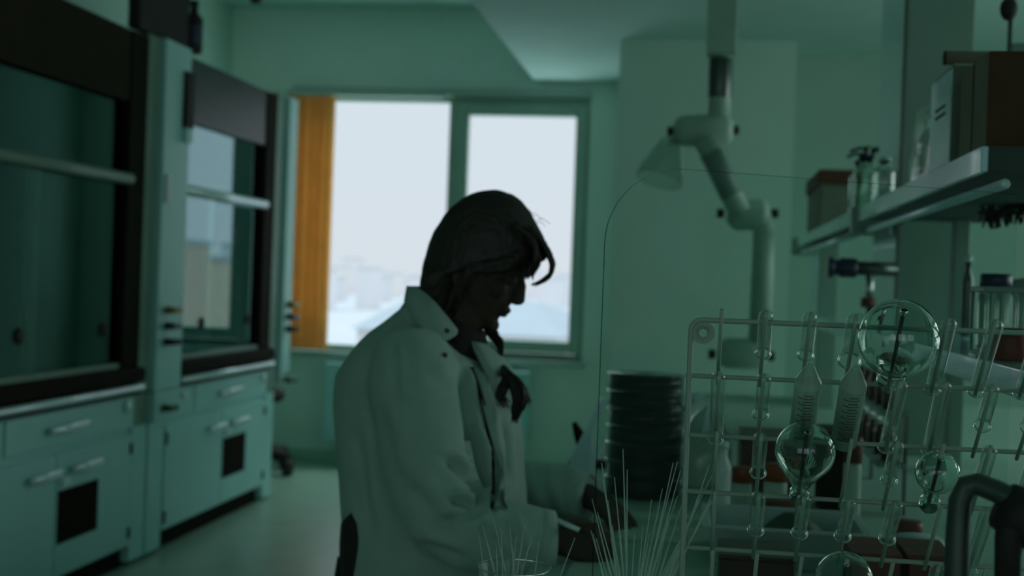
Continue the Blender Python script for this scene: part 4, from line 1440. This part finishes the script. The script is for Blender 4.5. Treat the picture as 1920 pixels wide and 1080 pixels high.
def seg_dist(u, v, a, b):
    ax, ay, bx, by = *a, *b
    dx, dy = bx - ax, by - ay
    L2 = dx * dx + dy * dy
    t = max(0, min(1, ((u - ax) * dx + (v - ay) * dy) / L2))
    qx, qy = ax + t * dx, ay + t * dy
    side = (u - ax) * dy - (v - ay) * dx
    return sqrt((u - qx) ** 2 + (v - qy) ** 2) * (1 if side > 0 else -1), t


# creases in the cloth: line, half width, depth
CREASE = [((890, 800), (902, 948), 10, .022), ((927, 895), (927, 955), 5, .014), ((838, 862), (893, 905), 9, .013), ((845, 936), (892, 948), 8, .017), ((822, 985), (905, 955), 10, .009), ((868, 690), (888, 860), 8, .012),
          ((905, 720), (922, 850), 7, .009), ((922, 850), (926, 950), 6, .012), ((946, 790), (952, 900), 7, .007), ((700, 760), (760, 960), 22, .006),
          ((735, 640), (745, 760), 9, .005), ((760, 900), (850, 1010), 16, .008), ((905, 985), (945, 1050), 9, .007), ((955, 970), (985, 1045), 8, .006),
          ((780, 1020), (870, 1050), 12, .007), ((800, 700), (850, 730), 14, .004), ((668, 800), (690, 1000), 14, .006)]
nrm = [v.normal.copy() for v in cme.vertices]
for v, nn_ in zip(cme.vertices, nrm):
    p = v.co
    big = noise.noise(Vector((p.x * 7, p.y * 5, p.z * 4.2)))
    w1 = noise.noise(Vector((p.x * 22 + p.z * 9, p.y * 12, p.z * 10 - p.x * 8)))
    d = .005 * big + .0022 * w1
    if nn_.y < .2:
        u_, v_ = to_uv(p)
        for a, b, hw, dep in CREASE:
            ds, t = seg_dist(u_, v_, a, b)
            x = ds / hw
            if abs(x) < 4:
                fade = min(1, 4 * t + .25, 4 * (1 - t) + .25)
                d += 1.35 * dep * fade * (-math.exp(-x * x) + .55 * math.exp(-((x - 1.7) / .9) ** 2))
    k4 = math.exp(-((p - F(1040, 925, .13)).length / .10) ** 2)
    d += k4 * .004 * sin(p.x * 130 + p.z * 60)
    v.co = p + nn_ * d
cme.update()
# open V at the throat
cme.materials.append(COATM)
co = link('lab_coat', cme, person)
tree = BVHTree.FromPolygons([v.co for v in cme.vertices], [p.vertices for p in cme.polygons])


def on_coat(u, v, off=.002, guess=-.2):
    """the cloth point met when looking across the room at that spot"""
    g = F(u, v, guess)
    o = Vector((0, 0, CAM_H))
    hit, nn_, i, dd = tree.ray_cast(o, (g - o).normalized())
    if hit is None:
        hit, nn_, i, dd = tree.find_nearest(g)
    if nn_.y > 0:
        nn_ = -nn_
    return hit + nn_ * off, nn_


def coat_strip(path, w, name, m, off=.002, th=.0025):
    """a band of cloth lying on the coat along the path"""
    rows_ = []
    pts_ = [on_coat(u, v, off) for u, v in path]
    for k, (p, nn_) in enumerate(pts_):
        a = pts_[max(k - 1, 0)][0]
        b = pts_[min(k + 1, len(pts_) - 1)][0]
        sd = (b - a).cross(nn_).normalized() * w / 2
        rows_.append([p - sd - nn_ * .003, p - sd + nn_ * th, p + sd + nn_ * th, p + sd - nn_ * .003])
    return MB().ring(rows_, True, True, True).build(name, m, co)


coat_strip([(886, 660), (902, 710), (920, 765), (934, 830), (941, 890), (942, 930), (940, 955)], .026, 'front_placket', COATM, .001, .0035)
coat_strip([(884, 690), (896, 725), (908, 765), (918, 815), (924, 870), (925, 915), (923, 953)], .0085, 'front_opening', KNIT, .001, .0022)  # dark ribbon for the shaded gap between flaps, where the dark top shows

def cuff(p0, p1, r0, r1, name):
    d = (p1 - p0).normalized()
    L_ = (p1 - p0).length
    return MB().lathe([(r0, 0), (r0 * 1.02, L_ * .2), (r1, L_), (r1 - .006, L_), (r1 - .008, L_ * .5), (r0 - .008, 0), (r0, 0)], p0, d, 28).build(name, COATM, co)


cuff(F(1012, 1013, -.221), F(1039, 1014, -.215), .055, .052, 'cuff')
cuff(F(1078, 927, .185), F(1104, 931, .173), .051, .049, 'cuff')

# collar: a folded stand collar round the neck
Tn = [F(762, 536, 0), F(783, 539, -.056), F(812, 562, -.084), F(838, 592, -.090), F(858, 617, -.085)]
Bn = [F(757, 564, .0), F(768, 588, -.080), F(788, 615, -.124), F(818, 637, -.142), F(846, 638, -.125)]


def subdiv(pts, n):
    out = []
    m_ = len(pts) - 1
    for k in range(n + 1):
        t = k / n * m_
        i = min(int(t), m_ - 1)
        f = t - i
        p0 = pts[max(i - 1, 0)]
        p1, p2 = pts[i], pts[i + 1]
        p3 = pts[min(i + 2, m_)]
        out.append(.5 * ((2 * p1) + (p2 - p0) * f + (2 * p0 - 5 * p1 + 4 * p2 - p3) * f * f + (3 * p1 - p0 - 3 * p2 + p3) * f ** 3))
    return out


def mirror_y(p):
    return Vector((p.x, 2 * PW - p.y, p.z))


Tq, Bq = subdiv(Tn, 14), subdiv(Bn, 14)
T2 = [mirror_y(p) for p in Tq[:0:-1]] + Tq
B2 = [mirror_y(p) for p in Bq[:0:-1]] + Bq
grid = []
NT = 7
cc_ = F(815, 590, 0)
for a, b in zip(T2, B2):
    line = []
    for j in range(NT + 1):
        t = j / NT
        p = a.lerp(b, t)
        outw = Vector((p.x - cc_.x, p.y - cc_.y, 0)).normalized()
        p = p + outw * .012 * sin(pi * t) * min(1, abs(p.y - PW) / .06)
        line.append(p)
    # round the free corner
    grid.append(line)
for e in (0, -1):
    for j in range(NT + 1):
        t = j / NT
        nb = grid[1 if e == 0 else -2][j]
        grid[e][j] = grid[e][j].lerp(nb, .9 * max(0, t - .55) / .45)
m = MB()
nc = len(grid)
outer = [p for ln in grid for p in ln]
inner = []
for ln in grid:
    for p in ln:
        inw = Vector((cc_.x - p.x, cc_.y - p.y, 0)).normalized()
        inner.append(p + inw * .006)
S_ = NT + 1
fs = []
no = len(outer)
for i in range(nc - 1):
    for j in range(NT):
        q_ = [i * S_ + j, i * S_ + j + 1, (i + 1) * S_ + j + 1, (i + 1) * S_ + j]
        fs.append(q_)
        fs.append([no + x for x in q_[::-1]])
    for j in (0, NT):
        fs.append([i * S_ + j, (i + 1) * S_ + j, no + (i + 1) * S_ + j, no + i * S_ + j])
for i in (0, nc - 1):
    for j in range(NT):
        fs.append([i * S_ + j, i * S_ + j + 1, no + i * S_ + j + 1, no + i * S_ + j])
m.add(outer + inner, fs, True)
clr = m.build('collar', COATM, co)
# stand of the collar meeting the shoulders
loft(MB(), [(F(806, 578), Vector((.044, 0, -.02)), Vector((0, .066, 0))), (F(803, 592), Vector((.050, 0, -.02)), Vector((0, .076, 0))), (F(798, 608), Vector((.056, 0, -.02)), Vector((0, .088, 0)))], 24, 2).build('neckband', COATM, co)

# far lapel and dark top in the open throat
lap_in = subdiv([F(884, 640, -.055), F(900, 672, -.085), F(918, 712, -.10), F(930, 760, -.10)], 10)
lap_out = subdiv([F(922, 646, .035), F(952, 678, .01), F(972, 715, -.01), F(978, 760, -.02)], 10)
g1 = []
for a, b in zip(lap_in, lap_out):
    g1.append([a.lerp(b, t) + Vector((.010 * sin(pi * t), -.016 * sin(pi * t), 0)) for t in (0, .25, .5, .75, 1)])
m = MB()
vsx = [p for r in g1 for p in r] + [p + Vector((-.008, .012, 0)) for r in g1 for p in r]
fs = []
N5 = len(g1) * 5
for i in range(len(g1) - 1):
    for j in range(4):
        q_ = [i * 5 + j, i * 5 + j + 1, (i + 1) * 5 + j + 1, (i + 1) * 5 + j]
        fs += [q_, [N5 + x for x in q_[::-1]]]
    for j in (0, 4):
        fs.append([i * 5 + j, (i + 1) * 5 + j, N5 + (i + 1) * 5 + j, N5 + i * 5 + j])
for i in (0, len(g1) - 1):
    for j in range(4):
        fs.append([i * 5 + j, i * 5 + j + 1, N5 + i * 5 + j + 1, N5 + i * 5 + j])
m.add(vsx, fs, True).build('lapel', COATM, co)
tp_ = MB()
loft(tp_, [(F(862, 596), Vector((.052, 0, -.03)), Vector((0, .060, 0))), (F(862, 620), Vector((.056, 0, -.03)), Vector((0, .070, 0))), (F(866, 645), Vector((.058, 0, -.03)), Vector((0, .09, 0))),
           (F(868, 668), Vector((.052, 0, -.03)), Vector((0, .10, 0)))], 24, 2)
top = tp_.build('dark_top', KNIT, person)
# buttons
for (u, v) in ((838, 620),):
    p = F(u, v, -.146)
    MB().lathe([(.0001, -.004), (.005, -.004), (.005, .0), (.004, .0012), (.0001, .001)], p, (0.1, -1, .12), 16).build('button', BUTTON, co)
p = F(938, 700, -.09)
MB().lathe([(.0001, -.004), (.005, -.004), (.005, .0), (.004, .0012), (.0001, .001)], p, (0.5, -1, .12), 16).build('button', BUTTON, co)
for (u, v) in ((833, 667),):
    p, nn_ = on_coat(u, v, .004)
    MB().lathe([(.0001, -.003), (.005, -.003), (.005, .0), (.004, .0012), (.0001, .001)], p, nn_, 16).build('button', BUTTON, co)

# ---- trousers and shoes
for sg, kx, fx in ((-1, -.10, -.24), (1, -.08, -.22)):
    y = PW + sg * .095
    MB().tube([(-.46, y, hipz), (-.30, y + sg * .01, hipz + .005), (kx, y + sg * .01, hipz - .005), (kx + .018, y + sg * .01, hipz - .05), (kx - .055, y, .42), (fx + .005, y, .25)],
              [.098, .09, .069, .066, .062, .056], 18).build('trouser_leg', DENIM, person)
    sh_ = MB()
    loft(sh_, [(Vector((fx - .05, y, .225)), Vector((0, .030, 0)), Vector((0, 0, .035))), (Vector((fx, y, .228)), Vector((0, .036, 0)), Vector((0, 0, .045))),
               (Vector((fx + .07, y, .215)), Vector((0, .042, 0)), Vector((0, 0, .032))), (Vector((fx + .15, y, .205)), Vector((0, .040, 0)), Vector((0, 0, .022))), (Vector((fx + .18, y, .202)), Vector((0, .02, 0)), Vector((0, 0, .012)))], 18, 2.4)
    sh_.build('shoe', BLACKRUB, person)

# ---- hair
hair = MB()
hr_rows = [(357, 912, 938, .018), (363, 888, 960, .042), (374, 868, 977, .058), (394, 843, 993, .073), (416, 828, 1005, .081), (440, 815, 1019, .087), (466, 804, 1029, .0885), (484, 799, 1022, .088),
           (500, 796, 985, .086), (516, 793, 880, .084), (534, 791, 868, .080), (552, 790, 862, .074), (572, 792, 858, .066), (592, 800, 850, .055), (608, 812, 842, .04)]
loft(hair, [hslice(v, a, b, hw) for v, a, b, hw in hr_rows], 40, 2.15)
hme = bake(hair, 'hair', .0045, 2, .4)
for v in hme.vertices:
    p = v.co
    v.co = p + (p - HO).normalized() * (.0022 * noise.noise(Vector((p.x * 30 + p.z * 22, p.y * 95, p.z * 18))))
hme.update()
hme.materials.append(HAIR)
ho = link('hair', hme, person)


def lock(pts, r0, name='hair_lock', n=8, tip=.0008):
    q_ = subdiv([Vector(p) for p in pts], 12)
    rs = [r0 * (1 - (k / 12) ** 2) + tip for k in range(13)]
    return q_, rs


random.seed(21)
bang = MB()
for k in range(16):
    j = lambda s: random.uniform(-s, s)
    y = -.06 + .012 * k * .6
    c_ = [F(985 + j(5), 425 + j(4), y), F(1014 + j(3), 452 + j(3), y - .005), F(1030 + j(3), 478 + j(3), y - .008), F(1036 + j(3), 500 + j(4), y - .01), F(1026 + j(5), 522 + j(5), y - .01), F(1004 + j(8), 534 + j(4), y - .012)]
    c_ = c_[:random.choice((4, 5, 6, 6))]
    q_, rs = lock(c_, .0042)
    bang.tube(q_, rs, 6)
for k in range(22):
    j = lambda s: random.uniform(-s, s)
    y = -.075 + .007 * k
    c_ = [F(960 + j(10), 420 + j(8), y), F(996 + j(5), 455 + j(5), y - .006), F(1008 + j(5), 485 + j(5), y - .006), F(1000 + j(8), 505 + j(5), y - .004)]
    if random.random() < .6:
        c_.append(F(990 + j(10), 522 + j(4), y - .002))
    q_, rs = lock(c_, .005)
    bang.tube(q_, rs, 6)
o = bang.build('fringe', HAIR, ho)
for sg in (-1, 1):
    edge = MB()
    for k in range(26):
        j = lambda s: random.uniform(-s, s)
        y = sg * .080
        c_ = [F(985 + j(14), 462 + j(12), sg * .06), F(955 + j(10), 490 + j(8), y), F(920 + j(8), 500 + j(8), sg * .086), F(888 + j(6), 503 + j(8), sg * .088), F(868 + j(5), 524 + j(8), sg * .084), F(858 + j(5), 560 + j(10), sg * .072), F(845 + j(6), 590 + j(6), sg * .058)]
        q_, rs = lock(c_[:random.choice((5, 6, 7))], .0042)
        edge.tube(q_, rs, 6)
    edge.build('swept_strands', HAIR, ho)
tail = MB()
for k in range(80):
    j = lambda s: random.uniform(-s, s)
    w_ = random.uniform(-1, 1)
    lobe = random.random()
    if lobe < .55:
        c_ = [F(942 + 5 * w_, 690 + j(3), -.05 + j(.006)), F(955 + 7 * w_, 704 + j(3), -.10 + j(.006)), F(968 + 14 * w_, 722 + j(4), -.125 + j(.008)),
              F(974 + 13 * w_, 745 + j(5), -.135 + j(.008)), F(970 + 12 * w_ + j(4), 766 + j(8), -.130 + j(.006)), F(966 + 6 * w_ + j(5), 786 + j(10), -.125)]
    elif lobe < .85:
        c_ = [F(942 + 5 * w_, 690 + j(3), -.05 + j(.006)), F(950 + 7 * w_, 708 + j(3), -.10 + j(.006)), F(942 + 9 * w_, 726 + j(4), -.125 + j(.008)),
              F(938 + 9 * w_, 744 + j(4), -.135 + j(.006)), F(946 + 9 * w_ + j(4), 760 + j(6), -.130 + j(.006))]
    else:
        c_ = [F(950 + 5 * w_, 700 + j(3), -.09), F(968 + 7 * w_, 716 + j(4), -.12), F(984 + j(4), 734 + j(5), -.12), F(992 + j(6), 752 + j(12), -.115)]
    q_, rs = lock(c_, .0036, tip=.0004)
    tail.tube(q_, rs, 5)
tail.build('hair_tail', HAIR, ho)
under = MB()
for k in range(14):
    j = lambda s: random.uniform(-s, s)
    c_ = [F(900 + j(8), 590 + j(5), .05), F(922 + j(7), 622 + j(5), .045), F(936 + j(6), 645 + j(5), .02 + j(.01)), F(938 + j(5), 668 + j(4), -.01)]
    q_, rs = lock(c_, .006)
    under.tube(q_, rs, 6)
under.build('hair_lock', HAIR, ho)
fly = MB()
for k in range(26):
    u0 = random.uniform(840, 1010)
    v0 = {0: 395}.get(0) - 30 + abs(u0 - 930) * .42 + (abs(u0 - 930) / 80) ** 2 * 18
    p0 = F(u0, v0 + 12, random.uniform(-.04, .02))
    p1 = F(u0 + random.uniform(2, 12), v0 + random.uniform(-2, 6), random.uniform(-.04, .02))
    p2 = F(u0 + random.uniform(14, 30), v0 + random.uniform(6, 22), random.uniform(-.04, .02))
    fly.tube(subdiv([p0, p1, p2], 6), .0005, 4)
fly.build('stray_strands', HAIR, ho)

# ---- her pen and stool
pa, pb = F(1022, 966, -.225), F(1070, 987, -.245)
pn = thing('pen', pa, 'slim pale pen held in the near hand', 'pen')
MB().tube([pa, pb, pb + (pb - pa) * .35], [.0045, .0045, .004], 10).build('barrel', ALU, pn)
MB().tube([pb + (pb - pa) * .36, pb + (pb - pa) * .62], [.004, .0008], 10).build('tip', BLACKRUB, pn)

stl = thing('lab_chair', (-.53, PW, 0), 'black lab chair the person sits on', 'chair')
MB().lathe([(.001, SEAT - .07), (.17, SEAT - .07), (.205, SEAT - .05), (.21, SEAT - .02), (.19, SEAT - .002), (.001, SEAT - .002)], (-.52, PW, 0), n=32).build('seat', DARKFAB, stl)
bk = MB()
rows_ = []
for k in range(9):
    z = .74 + .215 * k / 8
    t = k / 8
    hw = .16 * (1 - (2 * t - 1) ** 4 * .35)
    r0 = []
    for i in range(13):
        a = (i / 12 - .5) * 2
        r0.append(Vector((-.660 + .045 * a * a - .012 * sin(pi * t), PW + hw * a, z)))
    rows_.append(r0 + [p + Vector((.034, 0, 0)) for p in r0[::-1]])
bk.ring(rows_).build('backrest', DARKFAB, stl)
MB().tube([(-.56, PW, SEAT - .075), (-.67, PW, SEAT - .065), (-.69, PW, SEAT + .05), (-.672, PW, .80)], .014, 10).build('back_stem', BLACKRUB, stl)
MB().cyl((-.52, PW, .10), (-.52, PW, SEAT - .07), .026).build('column', STEEL, stl)
ringp = [(-.52 + .26 * cos(a), PW + .26 * sin(a), .168) for a in [2 * pi * k / 28 for k in range(29)]]
fr_ = MB().tube(ringp, .011, 8, False)
for k in range(3):
    a = k * 2 * pi / 3 + 1
    fr_.tube([(-.52, PW, .168), (-.52 + .26 * cos(a), PW + .26 * sin(a), .168)], .008, 8)
fr_.build('foot_ring', STEEL, stl)
for k in range(5):
    a = k * 2 * pi / 5 + .3
    e = Vector((-.52 + .27 * cos(a), PW + .27 * sin(a), .075))
    lg = MB().tube([(-.52, PW, .11), e], [.022, .016], 8).build('leg', BLACKRUB, stl)
    MB().cyl(e + Vector((-.012, 0, -.045)), e + Vector((.012, 0, -.045)), .03, n=14).build('castor', BLACKRUB, lg)
